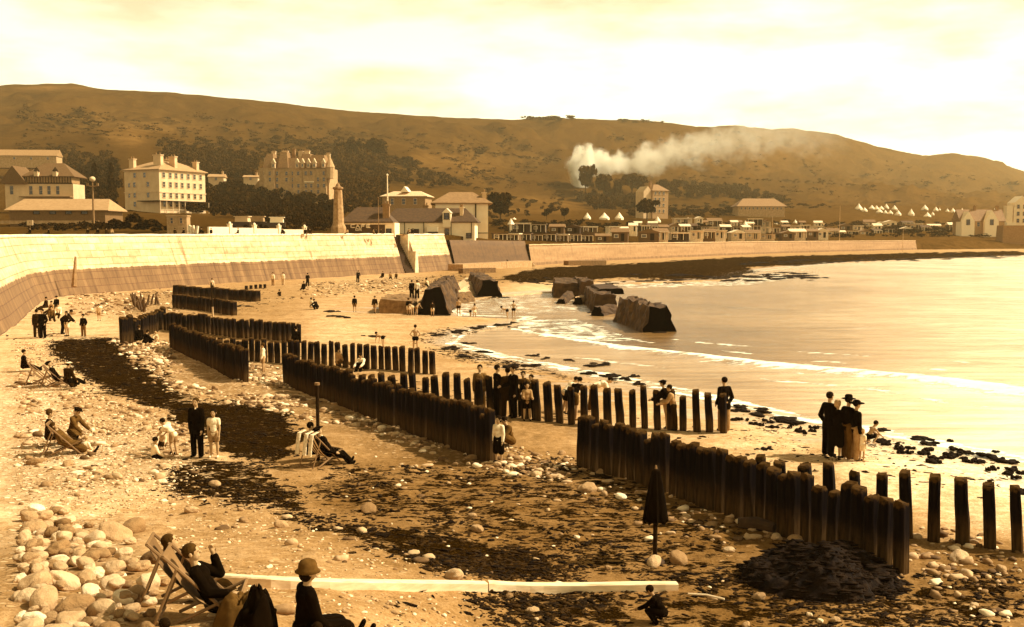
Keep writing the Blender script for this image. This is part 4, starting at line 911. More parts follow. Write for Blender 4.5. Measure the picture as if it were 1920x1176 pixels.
# gabled stone villa on the slope
rt, s = site('gabled_villa', 'tall narrow stone villa with pale gable above the bell tents', 1238, 402, 470, 24, 'house'); q = lambda v: v / s
walls(rt, q(34), 11, q(44), mat('warm rubble stone', .36)); roof(rt, q(34), 11, q(44), q(12), M_TILE, 'hip', .4, ridge=q(5)); mb = MB(); mb.prism([(q(-34), -3), (q(-16), -3), (q(-16), q(42)), (q(-25), q(52)), (q(-34), q(42))], 1, 8); mb.build('gabled_wing', M_STUC, rt)
chim(rt, q(-12), 4, q(44), q(60), q(4), 1, M_TILE)
for k in range(4):
    for x in (-11, -2, 7): window(rt, q(x), q(6 + 11 * k), 1, 1.5)
    window(rt, 3 + 0 * k, q(6 + 11 * k), 1, 1.5, 'R', q(34)); window(rt, 7.5, q(6 + 11 * k), 1, 1.5, 'R', q(34))
# low white ruin / farm building left of the brick hotel
for px, py, w, h, lab in ((405, 340, 28, 14, 'small white cottage among trees left of the brick hotel'), (470, 338, 26, 10, 'low pale outbuilding adjoining the trees left of the brick hotel')):
    rt, s = site('cottage', lab, px, py, 430, 5); q = lambda v: v / s
    walls(rt, q(w), 6, q(h * .6), M_STUC); roof(rt, q(w), 6, q(h * .6), q(h * .4), M_SLATEL, 'gable'); chim(rt, q(w * .35), 3, q(h * .6), q(h + 4), q(3), .8, M_STUC, 1); window(rt, 0, q(h * .3), 1, 1.2)
# long marquee-like barn
rt, s = site('long_barn', 'long low barn with broad pale brown roof right of the gabled villa', 1428, 396, 560, 3, 'barn'); q = lambda v: v / s
walls(rt, q(88), 12, q(9), M_BRICK); roof(rt, q(92), 12, q(9), q(15), mat('pale brown roof', .27), 'hip', .6, ridge=q(30))
for i in range(11): window(rt, q(-38 + i * 7.5), q(5), q(3), q(4), fm=M_TRIM)
# cottages at right
rt, s = site('cottages', 'pair of white gabled cottages under one dark roof near the right edge', 1842, 431, 430, 0, 'house'); q = lambda v: v / s
walls(rt, q(82), 8, q(16), mat('dull cottage wall', .35)); roof(rt, q(84), 8, q(16), q(22), M_TILE, 'gable', .3)
for x, w, pk in ((-30, 24, 34), (14, 26, 36)):
    mb = MB(); mb.prism([(q(x - w / 2), -3), (q(x + w / 2), -3), (q(x + w / 2), q(16)), (q(x), q(pk)), (q(x - w / 2), q(16))], -1.5, 4); mb.build('gable', M_WHITE, rt); window(rt, q(x), q(14), q(6), q(10), y=-1.5, fm=M_DARKW)
chim(rt, q(-8), 4, q(30), q(44), q(4), .9, M_TILE, 1); chim(rt, q(34), 4, q(34), q(44), q(5), .9, M_TILE, 1); window(rt, q(-8), q(10), q(5), q(8))
# castellated house at right edge
rt, s = site('tower_house', 'bright tall house with gabled top cut by the right edge', 1906, 424, 460, -6, 'house'); q = lambda v: v / s
walls(rt, q(32), 10, q(36), M_STUCB, x0=q(10)); mb = MB(); mb.prism([(q(-4), q(36)), (q(22), q(36)), (q(22), q(44)), (q(9), q(56)), (q(-4), q(44))], .1, 9.5); mb.build('gable', M_STUCB, rt); mb = MB(); mb.box((q(-13), 2, q(16)), (q(11), 4, q(44))); mb.build('tower', M_STUCB, rt); mb = MB(); mb.box((q(-11), 1.5, q(3)), (q(16), 5, q(8))); mb.build('porch', M_WHITE, rt)
for k in range(3):
    for x in (2, 13): window(rt, q(x), q(10 + k * 13), 1.1, 1.8)
rt, s = site('retaining_wall', 'plain brown retaining wall below the bright tall house', 1905, 462, 400, 0, 'wall'); q = lambda v: v / s
mb = MB(); mb.box((0, 3, q(17)), (q(52), 6, q(44)), None, .93); mb.build('wall', mat('ochre render', .27), rt)

# ------------------------------------------------------------ beach huts
def hut(px, py, wpx, hpx, d, label, wm, rm, kind='gable', yaw=0, posts=0, cat='beach hut', group='beach huts behind the far sea wall'):
    p = PD(px, py, d); s = F / d; w, h = wpx / s, hpx / s; D = 3.2
    rt = empty('beach_hut', p, R(yaw), label, cat, group)
    hw = h * .7
    walls(rt, w, D, hw, wm, zb=-2)
    if kind == 'flat':
        mb = MB(); mb.box((0, D / 2 - .4, hw + .1), (w + .4, D + 1.2, .22)); mb.build('roof', rm, rt)
    else: roof(rt, w, D, hw, h - hw, rm, kind, .3)
    mb = MB(); mb.box((w * .18, -.03, hw * .42), (w * .2, .1, hw * .82)); mb.build('door', M_DARKW if wm is not M_DARKW else M_STUC, rt)
    if w > 2.2: window(rt, -w * .22, hw * .55, w * .22, hw * .35, fm=M_WHITE)
    if posts:
        mb = MB()
        for i in range(posts): x = -w / 2 + w * i / (posts - 1); mb.box((x, -.7, hw / 2), (.14, .14, hw))
        mb.box((0, -.7, hw - .08), (w, .16, .14)); mb.build('veranda', M_STUCB, rt)
    return rt
MH = [mat('hut dark boards', .05), mat('hut brown boards', .14), mat('hut cream boards', .6), mat('hut white boards', .85)]
RL = mat('hut pale roof', .75); RD = mat('hut felt roof', .09); RM = mat('hut brown roof', .2)
HUTS = [(938, 449, 24, 16, 0, 'f', 'row of huts'), (962, 449, 22, 15, 1, 'f', ''), (984, 449, 22, 16, 0, 'f', ''), (1006, 450, 22, 15, 1, 'f', ''), (1030, 450, 24, 17, 0, 'f', ''), (1054, 451, 22, 16, 1, 'f', ''), (1078, 451, 22, 17, 0, 'f', ''), (1100, 451, 22, 15, 0, 'f', ''), (1130, 452, 24, 15, 1, 'g', ''),
        (975, 434, 38, 22, 0, 'f', 'upper'), (1010, 434, 26, 20, 0, 'f', 'upper'), (1044, 436, 26, 17, 1, 'g', 'upper'), (1074, 436, 26, 16, 0, 'g', 'upper'), (1106, 434, 26, 13, 1, 'f', 'upper'),
        (1162, 451, 30, 24, 1, 'g', ''), (1216, 450, 38, 22, 1, 'g', ''), (1240, 449, 26, 22, 2, 'g', ''), (1274, 449, 36, 18, 0, 'f', ''), (1306, 447, 24, 21, 3, 'f', ''), (1330, 446, 22, 18, 1, 'g', ''), (1350, 446, 22, 20, 3, 'f', ''), (1384, 447, 26, 17, 2, 'g', ''), (1412, 447, 26, 17, 2, 'g', ''), (1438, 447, 28, 12, 2, 'f', ''),
        (1478, 446, 24, 14, 1, 'g', ''), (1496, 445, 30, 17, 2, 'g', ''), (1524, 444, 22, 16, 1, 'g', ''), (1542, 445, 22, 18, 3, 'g', ''), (1562, 443, 20, 16, 2, 'g', ''),
        (1280, 419, 32, 14, 2, 'f', 'hill'), (1312, 417, 12, 12, 3, 'g', 'hill'), (1340, 424, 26, 16, 1, 'g', 'hill'), (1380, 424, 22, 12, 2, 'g', 'hill'), (1416, 424, 26, 20, 0, 'f', 'hill'), (1436, 424, 16, 14, 2, 'f', 'hill'), (1534, 425, 14, 12, 3, 'g', 'hill'),
        (1586, 432, 24, 14, 1, 'g', 'hill'), (1608, 432, 18, 13, 3, 'f', 'hill'), (1646, 432, 16, 14, 3, 'g', 'hill'), (1652, 425, 10, 10, 3, 'g', 'hill'), (1686, 431, 22, 13, 0, 'f', 'hill'), (1716, 430, 26, 15, 2, 'f', 'hill')]
_r = random.Random(11)
for _x in range(1148, 1560, 19): HUTS.append((_x + _r.randrange(6), 433 + _r.randrange(4), _r.randrange(14, 22), _r.randrange(12, 17), _r.choice([0, 1, 2, 3, 3]), _r.choice('fg'), 'upper'))
for _x in range(1190, 1560, 31): HUTS.append((_x + _r.randrange(8), 423 + _r.randrange(4), _r.randrange(11, 18), _r.randrange(9, 13), _r.choice([1, 2, 3]), 'g', 'hill'))
for _x, _y in ((1578, 441), (1600, 440), (1622, 440), (1645, 438), (1668, 437), (1700, 436), (1735, 434), (1752, 429), (1768, 433), (1786, 431), (1630, 426), (1670, 425), (1702, 423)): HUTS.append((_x, _y, _r.randrange(14, 24), _r.randrange(10, 16), _r.choice([0, 1, 2, 3]), _r.choice('fg'), 'hill'))
cn_ = {0: 'dark boarded', 1: 'brown boarded', 2: 'cream boarded', 3: 'white boarded'}
for i, (px, py, w, h, m, k, row) in enumerate(HUTS):
    d = float(np.interp(px, [930, 1130, 1300, 1480, 1720], [206, 240, 275, 330, 400])) + (40 if row == 'upper' else 110 if row == 'hill' else 0)
    if px > 1560: d = findd(px, py)
    where = {'row of huts': 'beside the tall pale house', '': 'in the lower row', 'upper': 'in the upper row', 'hill': 'on rising ground'}[row]
    sz = 'wide' if w > 27 else 'narrow' if w < 21 else 'middling'
    lab = '%s %s hut, %s roof, %s' % (sz, cn_[m], 'flat' if k == 'f' else 'pitched', where) + (', left of a %s one' % cn_[HUTS[i + 1][4]].split()[0] if i + 1 < len(HUTS) else '')
    hut(px, py + 1, w, h, d, lab, MH[m], (RL if m in (3,) or (i % 4 == 1) else RM if m in (1, 2) else RD), 'flat' if k == 'f' else 'front' if i % 3 == 0 else 'gable', random.uniform(-12, 12), posts=4 if (k == 'f' or i % 3 == 1) else 0)
# tents
def tentmesh(door):
    mb = MB(); mb.lathe([(1.0, -.1), (.97, .28), (.5, .66), (.03, 1.15)], 14)
    return mb.mesh('canvas', M_WHITE, False)
TENT = tentmesh(0); db = MB(); db.add([(-.16, -1.0, 0), (.16, -1.0, 0), (0.0, -.62, .66)], [(0, 1, 2)]); db.add([(-.16, -1.04, 0), (.16, -1.04, 0), (0, -.66, .66)], [(0, 1, 2)]); DOOR = db.mesh('door_flap', M_DARKW)
def tent(px, py, w, h, label, group, d=None):
    p = L(px, py, d); s = F / p.y; e = empty('bell_tent', p, R(random.uniform(-30, 30)), label, 'tent', group); k = w / s / 2; e.scale = (k, k, h / s / 1.15)
    inst('canvas', TENT, e); inst('door_flap', DOOR, e)
for a in ((1101, 411, 14, 12, 'small white bell tent, leftmost of the three above the huts'), (1133, 412, 20, 13, 'wide white bell tent in the middle of the three above the huts'), (1161, 412, 17, 14, 'white bell tent with dark door slit below the dark tree'),
          (1233, 417, 12, 11, 'white bell tent below the gabled villa'), (1397, 426, 13, 12, 'white bell tent among the huts on the rising ground'), (1290, 419, 8, 12, 'narrow white tent against a low cream hut'), (1455, 421, 7, 6, 'tiny white tent right of the dark hut with pale roof'), (1491, 419, 8, 7, 'tiny white tent near the right end of the huts'), (964, 412, 8, 4, 'little white tent just right of the tree by the tall house')):
    tent(*a, 'bell tents above the beach huts')
hr = PD(958, 431, 232); e = empty('striped_pavilion', hr, 0, 'narrow white pavilion with pointed top among the dark huts', 'tent'); s = F / 232
mb = MB(); mb.box((0, 0, 6 / s), (5 / s, .6, 14 / s)); mb.build('canvas_wall', M_WHITE, e); mb = MB(); mb.lathe([(7 / s, 10 / s), (5 / s, 13 / s), (.04, 21 / s)], 8); mb.build('canvas_top', M_WHITE, e)
TX = [(775, 235, 52, 44), (815, 250, 40, 28), (865, 232, 40, 28), (898, 234, 34, 30), (930, 232, 40, 24), (918, 257, 46, 28), (965, 230, 36, 34), (958, 260, 30, 24), (1022, 237, 40, 34), (993, 267, 38, 26), (1047, 272, 44, 36), (1137, 276, 44, 44), (1232, 238, 46, 34), (1250, 286, 50, 34), (1286, 274, 24, 24), (1308, 243, 34, 30), (1334, 242, 18, 20), (1388, 250, 26, 24), (1426, 252, 36, 30), (1490, 246, 18, 22), (1625, 258, 24, 20), (1715, 258, 38, 30)]
for x, y, w, h in TX:
    tent(1400 + x / 3.69, 330 + y / 3.69, w / 3.69, h / 3.69, 'white bell tent pitched in the far camp field on the slope', 'bell tents in the camp field')
# poles and lamp
def pole(px, py, top, d, w, label, m, cat='pole', name='flagpole', extra=None):
    p = PD(px, py, d); s = F / d; h = (py - top) / s; e = empty(name, p, 0, label, cat); mb = MB(); mb.tube([(0, 0, -1), (0, 0, h * .5), (0, 0, h)], [w, w * .8, w * .5], 7); mb.build('mast', m, e)
    mb = MB(); mb.blob((0, 0, h + w), (w * 1.2, w * 1.2, w * 1.2)); mb.build('finial', m, e); return e, h
pole(727, 418, 331, 172, .16, 'tall white flagpole rising behind the cafe roof', M_STUCB)
pole(710, 444, 372, 160, .07, 'thin brown mast in front of the cafe', mat('brown pole', .25))
e, h = pole(176, 420, 342, 190, .22, 'tall lamp post with two arms in front of the long shed', mat('brown pole', .25), 'lamp post', 'lamp_post')
mb = MB(); mb.blob((0, 0, h + .5), (.55, .55, .5)); mb.build('lantern', M_STUC, e); mb = MB(); mb.tube([(-.9, 0, h - .7), (0, 0, h - .9), (.9, 0, h - .7)], .12); mb.box((-.9, 0, h - .5), (.4, .3, .5)); mb.box((.9, 0, h - .5), (.4, .3, .5)); mb.build('cross_arm', MATS['brown pole'], e)
e, h = pole(57, 440, 418, 120, .08, 'short post with square pale notice board at the far left', MATS['brown pole'], 'sign', 'notice_board'); mb = MB(); mb.box((0, 0, h), (.7, .12, .6)); mb.build('board', M_STUC, e)
pole(1573, 478, 388, 340, .10, 'thin distant pole at the end of the far sea wall', mat('pale pole', .5), 'pole', 'pole')
pole(1692, 484, 430, 330, .09, 'thin pale stake standing on the far weedy bank', MATS['pale pole'], 'pole', 'pole')
pole(1448, 440, 398, 300, .08, 'thin pole among the beach huts', MATS['pale pole'], 'pole', 'pole')
# smokeless field walls, road cars
def car(px, py, d, yaw, label, m):
    p = PD(px, py, d); e = empty('motor_car', p, R(yaw), label, 'car', 'motor cars on the promenade')
    mb = MB(); mb.box((0, 0, .75), (3.4, 1.4, .7)); mb.box((-1.2, 0, .8), (1.1, 1.0, .6), None, .85); mb.build('body', mat('car dark paint', .04, .4), e)
    mb = MB(); mb.box((.45, 0, 1.45), (2.0, 1.35, .8), None, .94); mb.build('cabin', m, e); mb = MB(); mb.box((.45, 0, 1.9), (2.3, 1.5, .12)); mb.build('roof', m, e)
    for x in (-1.15, 1.15):
        for y in (-.7, .7): mb = MB(); mb.tube([(x, y - .08, .36), (x, y + .08, .36)], .36, 14); mb.build('wheel', M_DARKW, e)
car(514, 431, 156, 8, 'high cream topped motor car behind the third parapet panel', M_WHITE); car(450, 430, 152, -5, 'open pale motor car behind the second parapet panel', M_STUC); car(478, 429, 158, 4, 'brown topped motor car beside the pale open one', MATS['brown brick'])

# ------------------------------------------------------------ stones, pebbles and weed
def ico():
    t = (1 + 5 ** .5) / 2; v = [(-1, t, 0), (1, t, 0), (-1, -t, 0), (1, -t, 0), (0, -1, t), (0, 1, t), (0, -1, -t), (0, 1, -t), (t, 0, -1), (t, 0, 1), (-t, 0, -1), (-t, 0, 1)]
    f = [(0, 11, 5), (0, 5, 1), (0, 1, 7), (0, 7, 10), (0, 10, 11), (1, 5, 9), (5, 11, 4), (11, 10, 2), (10, 7, 6), (7, 1, 8), (3, 9, 4), (3, 4, 2), (3, 2, 6), (3, 6, 8), (3, 8, 9), (4, 9, 5), (2, 4, 11), (6, 2, 10), (8, 6, 7), (9, 8, 1)]
    v = [np.array(p) / np.linalg.norm(p) for p in v]; return v, f
def icos(sub):
    v, f = ico()
    for _ in range(sub):
        c = {}; nf = []
        def mid(a, b):
            k = (min(a, b), max(a, b))
            if k not in c: m = v[a] + v[b]; v.append(m / np.linalg.norm(m)); c[k] = len(v) - 1
            return c[k]
        for a, b, d in f: x, y, z = mid(a, b), mid(b, d), mid(d, a); nf += [(a, x, z), (b, y, x), (d, z, y), (x, y, z)]
        f = nf
    return np.array(v), np.array(f)
I1, I3 = icos(1), icos(3)
def M_stone(nm, r):
    m, t, b = nbsdf(nm); c = N(t, 'ShaderNodeTexCoord').outputs['Object']; oi = N(t, 'ShaderNodeObjectInfo')
    n = tnoise(t, c, 2.2, 8, .65); n2 = tnoise(t, c, 14, 4)
    f = mth(t, 'MULTIPLY', mth(t, 'ADD', .55, mth(t, 'ADD', mth(t, 'MULTIPLY', n, .55), mth(t, 'MULTIPLY', n2, .3))), mth(t, 'MULTIPLY', r, mth(t, 'ADD', .6, mth(t, 'MULTIPLY', oi.outputs['Random'], .75))))
    t.links.new(ramp(t, f, TONES).outputs[0], b.inputs['Base Color']); b.inputs['Roughness'].default_value = .85; b.inputs['Specular IOR Level'].default_value = .2
    bp = N(t, 'ShaderNodeBump', Strength=.8, Distance=.05); t.links.new(mth(t, 'ADD', n, mth(t, 'MULTIPLY', n2, .4)), bp.inputs['Height']); t.links.new(bp.outputs[0], b.inputs['Normal']); return m
MS = [M_stone('pale smooth stone', .50), M_stone('brown smooth stone', .32), M_stone('dark smooth stone', .10), M_stone('white smooth stone', .70)]
def stone_mesh(seed, m):
    v, f = I3; rng = np.random.default_rng(seed); k = v * np.array([1, rng.uniform(.62, .85), rng.uniform(.45, .68)])
    d = 1 + .42 * (fbm(v[:, 0] * 1.1 + seed, v[:, 1] * 1.1 + v[:, 2], seed, 3) - .5) + .34 * (fbm(v[:, 2] * 1.3 + seed * 3, v[:, 0] - v[:, 1], seed + 9, 2) - .5)
    k = k * d[:, None]; o = npmesh('boulder', k, f, m, smooth=True); me = o.data; bpy.data.objects.remove(o); return me
SM = [[stone_mesh(i + 3, m) for i in range(8)] for m in MS]
def boulder(px, py, wpx, tone, label, group=None, dz=0.0, rz=None, cat='boulder', hk=1.0):
    p = G(px, py); s = F / p.y; r = wpx / s / 2
    p = G(px, py + wpx * .2); s = F / p.y; r = wpx / s / 2
    o = inst('boulder', SM[tone][random.randrange(8)], None, (p.x, p.y + r * .5, p.z + r * .22 + dz), (R(random.uniform(-22, 22)), R(random.uniform(-22, 22)), random.uniform(0, 6.28) if rz is None else rz), (r, r, r * hk)); return tag(o, label, cat, group)
CB = [(78, 971, 34, 0), (101, 963, 26, 0), (118, 978, 36, 0), (55, 990, 42, 1), (88, 988, 22, 0), (246, 986, 54, 1), (209, 998, 64, 3), (174, 1010, 42, 0), (242, 1017, 24, 0), (201, 1020, 18, 0), (73, 1016, 34, 0), (103, 1028, 50, 1), (50, 1023, 30, 1), (131, 1026, 18, 0), (149, 1027, 18, 0), (143, 1043, 34, 3),
      (186, 1028, 36, 0), (171, 1043, 24, 0), (200, 1043, 30, 1), (68, 1046, 32, 3), (103, 1056, 40, 0), (156, 1061, 40, 0), (206, 1069, 52, 0), (75, 1071, 36, 0), (110, 1089, 66, 3), (156, 1086, 46, 0), (204, 1092, 48, 0), (58, 1097, 60, 0), (164, 1107, 46, 3), (196, 1111, 22, 0), (227, 1119, 44, 3),
      (75, 1124, 72, 3), (131, 1134, 72, 0), (186, 1139, 58, 0), (60, 1156, 44, 3), (90, 1163, 28, 0), (126, 1162, 62, 3), (168, 1164, 28, 0), (274, 1091, 52, 0), (262, 1066, 38, 1), (307, 1089, 26, 0), (282, 1053, 42, 2), (48, 1120, 40, 0), (45, 1070, 30, 0), (48, 1046, 30, 0), (165, 988, 20, 0), (150, 1000, 26, 0), (122, 1005, 24, 0), (222, 1043, 22, 0), (235, 1095, 24, 1), (48, 1176, 50, 0), (100, 1185, 50, 3), (150, 1190, 50, 0), (200, 1180, 40, 1)]
adj = {0: 'pale', 1: 'brownish', 2: 'dark', 3: 'whitish'}
for i, (x, y, w, t) in enumerate(CB):
    special = {(246, 986): 'big brownish boulder with shaded underside at the upper right of the cobble heap', (209, 998): 'long whitish boulder just left of the big brownish one', (103, 1028): 'wedge shaped brown stone standing up in the middle of the cobble heap', (110, 1089): 'large smooth whitish boulder at the centre of the cobble heap',
               (274, 1091): 'large boulder shaded beneath, directly left of the front deckchair legs', (282, 1053): 'dark rough rock beside the top of the front deckchair', (75, 1124): 'broad whitish boulder low at the left edge of the heap', (227, 1119): 'elongated whitish boulder at the lower right of the heap'}.get((x, y))
    boulder(x, y, w * 1.12, t, special or '%s rounded %s in the cobble heap at the lower left' % (adj[t], 'boulder' if w > 44 else 'stone' if w > 28 else 'cobble'), 'cobble heap at the lower left', dz=.02)
rr = random.Random(5); k = 0
while k < 230:
    x, y = rr.uniform(30, 290), rr.uniform(960, 1200)
    if x > 120 + (y - 955) * 1.2: continue
    boulder(x, y, rr.uniform(14, 40), rr.choice([0, 0, 1, 3]), 'one of the small cobbles filling gaps of the heap at the lower left', 'small cobbles of the lower left heap', dz=rr.uniform(-.05, .10)); k += 1
LONE = [(1273, 1045, 48, 1, 'round brown boulder right of the parasol foot'), (1228, 1052, 40, 0, 'flat pale stone at the parasol foot'), (885, 967, 22, 3, 'small whitish stone alone on the brown sand at the centre'), (895, 992, 32, 1, 'flat brown stone just below the small whitish one'), (1367, 1028, 24, 0, 'pale stone halfway between parasol and weed heap'),
        (690, 952, 38, 1, 'brown stone left of centre with weed around it'), (1803, 1044, 42, 0, 'pale boulder below the widely spaced posts'), (1881, 1066, 28, 0, 'smaller pale stone right of the boulder below the spaced posts'), (1425, 1115, 28, 0, 'pale stone at the left foot of the weed heap'), (1519, 1152, 15, 3, 'white pebble low in the weed heap'),
        (1539, 1163, 16, 3, 'white pebble right of its twin at the bottom of the weed heap'), (1568, 1162, 22, 0, 'pair like pale stone at the bottom of the weed heap'), (1830, 1128, 18, 0, 'pale stone on the dark ground at the lower right'), (1459, 1006, 22, 0, 'pale stone at the foot of the near groyne'), (1494, 1010, 34, 0, 'long pale stone at the foot of the near groyne'),
        (1720, 1003, 22, 0, 'pale stone at the first full spaced post'), (1828, 1014, 18, 0, 'stone leaning at the foot of the third full spaced post'), (1285, 972, 24, 0, 'pale stone behind the parasol canopy'), (1001, 1149, 28, 3, 'whitish stone below the plank on dark weed'), (1006, 1166, 12, 3, 'little white pebble under the whitish stone'),
        (955, 1119, 20, 1, 'brown stone directly under the plank joint'), (850, 1083, 42, 0, 'flat pale stone half buried above the plank'), (1141, 1064, 18, 1, 'small brown stone above the right plank'), (1166, 935, 24, 3, 'whitish stone below the near groyne start'), (1133, 928, 20, 0, 'pale stone left of the whitish one below the near groyne'),
        (1103, 918, 40, 0, 'flat long pale stone below the near groyne start'), (932, 874, 20, 3, 'white stone at the feet of the seated women'), (300, 904, 22, 3, 'white stone at the edge of the weed, upper left'), (400, 908, 28, 3, 'long white stone lying on the dark weed'), (357, 958, 30, 0, 'pale stone on the sand below the weed'), (450, 957, 16, 0, 'small pale stone at the weed edge'),
        (525, 982, 30, 0, 'pale stone near the weed, left of centre'), (655, 783, 24, 3, 'bright stone behind the deckchair umbrella'), (668, 792, 18, 3, 'bright stone touching another behind the deckchair'), (1440, 995, 20, 0, 'stone at the foot of the near groyne, left of the long one'), (60, 866, 30, 1, 'flat brownish stone left of the reclining woman'), (125, 868, 24, 0, 'pale stone under the reclining woman'),
        (1400, 1168, 20, 1, 'brown stone at the bottom edge by the weed heap'), (1459, 1088, 14, 0, 'small stone near the left of the weed heap'), (1470, 1085, 14, 0, 'small stone paired with another left of the weed heap')]
for x, y, w, t, lab in LONE: boulder(x, y, w, t, lab, cat='stone')
def scatter(name, mats, zones, n, smin, smax, seed, flat=(.35, .75), crumple=.25, sink=.35, kind='stuff', wmul=1.0, el=1.5):
    """many small stones or weed clods as one mesh"""
    rng = np.random.default_rng(seed); v, f = I1; per = []; tot = sum(z[1] for z in zones); allV = []; mi = []
    for poly, wgt in zones:
        c = int(n * wgt / tot); xs = np.array([p[0] for p in poly]); ys = np.array([p[1] for p in poly]); k = 0; PX = []; PY = []
        while len(PX) < c:
            d0, d1 = 12350 / (ys.min() - 434), 12350 / (ys.max() - 434)
            dd = np.sqrt(rng.uniform(d1 ** 2, d0 ** 2, 4000)); y = 435 + 12350 / dd; x = rng.uniform(xs.min() - 1, xs.max() + 1, 4000)
            jx = rng.normal(size=4000) * (y - 430) * .05
            ok = pip(x + jx, y, poly); PX += list(x[ok]); PY += list(y[ok])
        PX, PY = np.array(PX[:c]), np.array(PY[:c]); x, y = PA(PX, PY, zb(PX, PY)); per.append((x, y, PX, PY))
    X = np.concatenate([p[0] for p in per]); Y = np.concatenate([p[1] for p in per]); PX = np.concatenate([p[2] for p in per]); PY = np.concatenate([p[3] for p in per]); m = len(X)
    cl = fbm(X * .8, Y * .8, seed + 3); keep = cl > rng.uniform(.30, .62, m); X, Y, PX, PY = X[keep], Y[keep], PX[keep], PY[keep]; m = len(X)
    Zg = (fbm(X * .35, Y * .35, 3) - .5) * .22 + (fbm(X * 1.7, Y * 1.7, 8, 3) - .5) * .10
    sdv = shore_sd(X, Y, PX, PY); Zg = Zg * np.where(sdv > 8, 1, .4) + np.where(sdv < 0, SZ + sdv * .05, np.minimum(0, SZ + sdv * .045))
    Zg = Zg + zb(PX, PY)
    r = smin * (smax / smin) ** (rng.uniform(0, 1, m) ** 2.4) * (1 + .010 * Y * wmul)
    ax, ay, az = r * rng.uniform(.9, el, m), r * rng.uniform(.6, .95, m) * (1.5 / el) ** .5, r * rng.uniform(*flat, m); th = rng.normal(size=m) * .8
    nz = 1 + crumple * (rng.uniform(-1, 1, (m, len(v))))
    vx, vy, vz = v[None, :, 0] * ax[:, None] * nz, v[None, :, 1] * ay[:, None] * nz, v[None, :, 2] * az[:, None] * nz
    c, s_ = np.cos(th)[:, None], np.sin(th)[:, None]
    Vx = vx * c - vy * s_ + X[:, None]; Vy = vx * s_ + vy * c + Y[:, None]; Vz = vz + (Zg + az * (1 - 2 * sink))[:, None]
    V = np.stack([Vx, Vy, Vz], -1).reshape(-1, 3); Fc = (f[None] + (np.arange(m) * len(v))[:, None, None]).reshape(-1, 3)
    o = npmesh(name, V, Fc, None, smooth=True)
    for q in mats: o.data.materials.append(q)
    o.data.polygons.foreach_set('material_index', np.repeat(rng.choice(len(mats), m), len(f)).astype(np.int32))
    return tag(o, kind=kind)
PM_ = [mat('pebble pale', .5, .9, .2, 9), mat('pebble brown', .28, .9, .3, 9), mat('pebble white', .78, .9, .12, 9), mat('pebble dark', .12, .9, .3, 9)]
WM_ = [mat('bladder weed', .012, .9, .7, 20, .8, spec=.05), mat('brown weed', .035, .95, .6, 20, .8, spec=.05)]
STONY = [([(200, 640), (330, 640), (330, 720), (460, 740), (560, 740), (930, 865), (900, 885), (680, 800), (600, 790), (540, 775), (340, 740)], 4.0), ([(30, 690), (180, 740), (300, 770), (400, 850), (300, 900), (30, 960)], 1.6), ([(440, 680), (560, 690), (560, 740), (440, 720)], 1), ([(1090, 870), (1500, 1000), (1700, 1080), (1600, 1090), (1300, 1000), (1080, 900)], .3),
         ([(1700, 985), (1920, 1010), (1920, 1180), (1690, 1090)], .25), ([(600, 840), (900, 890), (1400, 1010), (1300, 1150), (1000, 1100), (600, 900)], .15), ([(140, 552), (420, 545), (300, 600), (120, 590)], 2.0), ([(560, 530), (900, 525), (900, 545), (560, 560)], 1.2), ([(900, 830), (1080, 860), (1080, 910), (900, 890)], .5), ([(300, 920), (800, 960), (860, 1176), (300, 1176)], .12)]
scatter('pebbles', [PM_[0], PM_[1], PM_[0], PM_[1], PM_[2], PM_[3]], STONY, 8500, .03, .125, 21)
scatter('shingle', PM_[:1] + PM_[2:3] + PM_[:2], [([(30, 690), (180, 740), (300, 770), (400, 850), (290, 960), (30, 1000)], 2), ([(30, 640), (90, 650), (180, 735), (30, 690)], 1), ([(300, 900), (560, 960), (900, 1090), (860, 1180), (300, 1180)], .5)], 9000, .015, .04, 22)
WZ = [(p, w * k) for (p, w), k in zip(WEEDP, (3.0, 1.0, 1.2, .8, 3.0, 2.2, 0.0, 1.0, 1.4, .6, 1.2, 1.0, .4, .9, .3)) if k]
scatter('seaweed', WM_, WZ, 30000, .014, .06, 23, flat=(.16, .42), crumple=.5, sink=.3, el=2.3)
FW = [(x / 1.0, y, w, h) for x, y, w, h in ((1120, 680, 44, 9), (1100, 695, 30, 6), (1150, 700, 34, 6), (1170, 706, 26, 6), (1195, 714, 26, 7), (1065, 672, 18, 5), (1025, 668, 16, 4), (1000, 663, 22, 5), (985, 684, 40, 5), (960, 690, 34, 5), (1430, 764, 34, 10), (1470, 782, 46, 9), (1420, 775, 30, 7), (1390, 758, 30, 8), (1490, 792, 30, 6), (1390, 768, 30, 6),
      (1725, 817, 40, 13), (1742, 826, 30, 9), (1795, 837, 20, 8), (1808, 845, 24, 9), (1845, 850, 32, 11), (1866, 856, 26, 8), (1888, 862, 30, 9), (1780, 820, 12, 6), (1741, 842, 22, 6), (1840, 864, 22, 7), (1655, 800, 26, 5), (1650, 826, 24, 8), (1690, 842, 20, 5), (1900, 878, 20, 8), (1870, 841, 12, 5), (1190, 700, 20, 5), (870, 668, 24, 6), (850, 652, 30, 6), (905, 655, 30, 5), (880, 640, 24, 4), (940, 607, 30, 5), (900, 612, 32, 6), (860, 618, 34, 7), (820, 626, 30, 7), (965, 603, 14, 4),
      (1750, 870, 26, 5), (1915, 930, 30, 14), (1236, 619, 66, 3), (1136, 585, 50, 4), (812, 590, 56, 3), (918, 555, 50, 3), (1190, 600, 30, 3), (1560, 800, 30, 5), (1640, 812, 20, 5), (640, 598, 36, 4), (700, 634, 30, 3), (620, 588, 30, 5), (455, 576, 24, 5), (1430, 850, 30, 4))]
rng_ = np.random.default_rng(4)
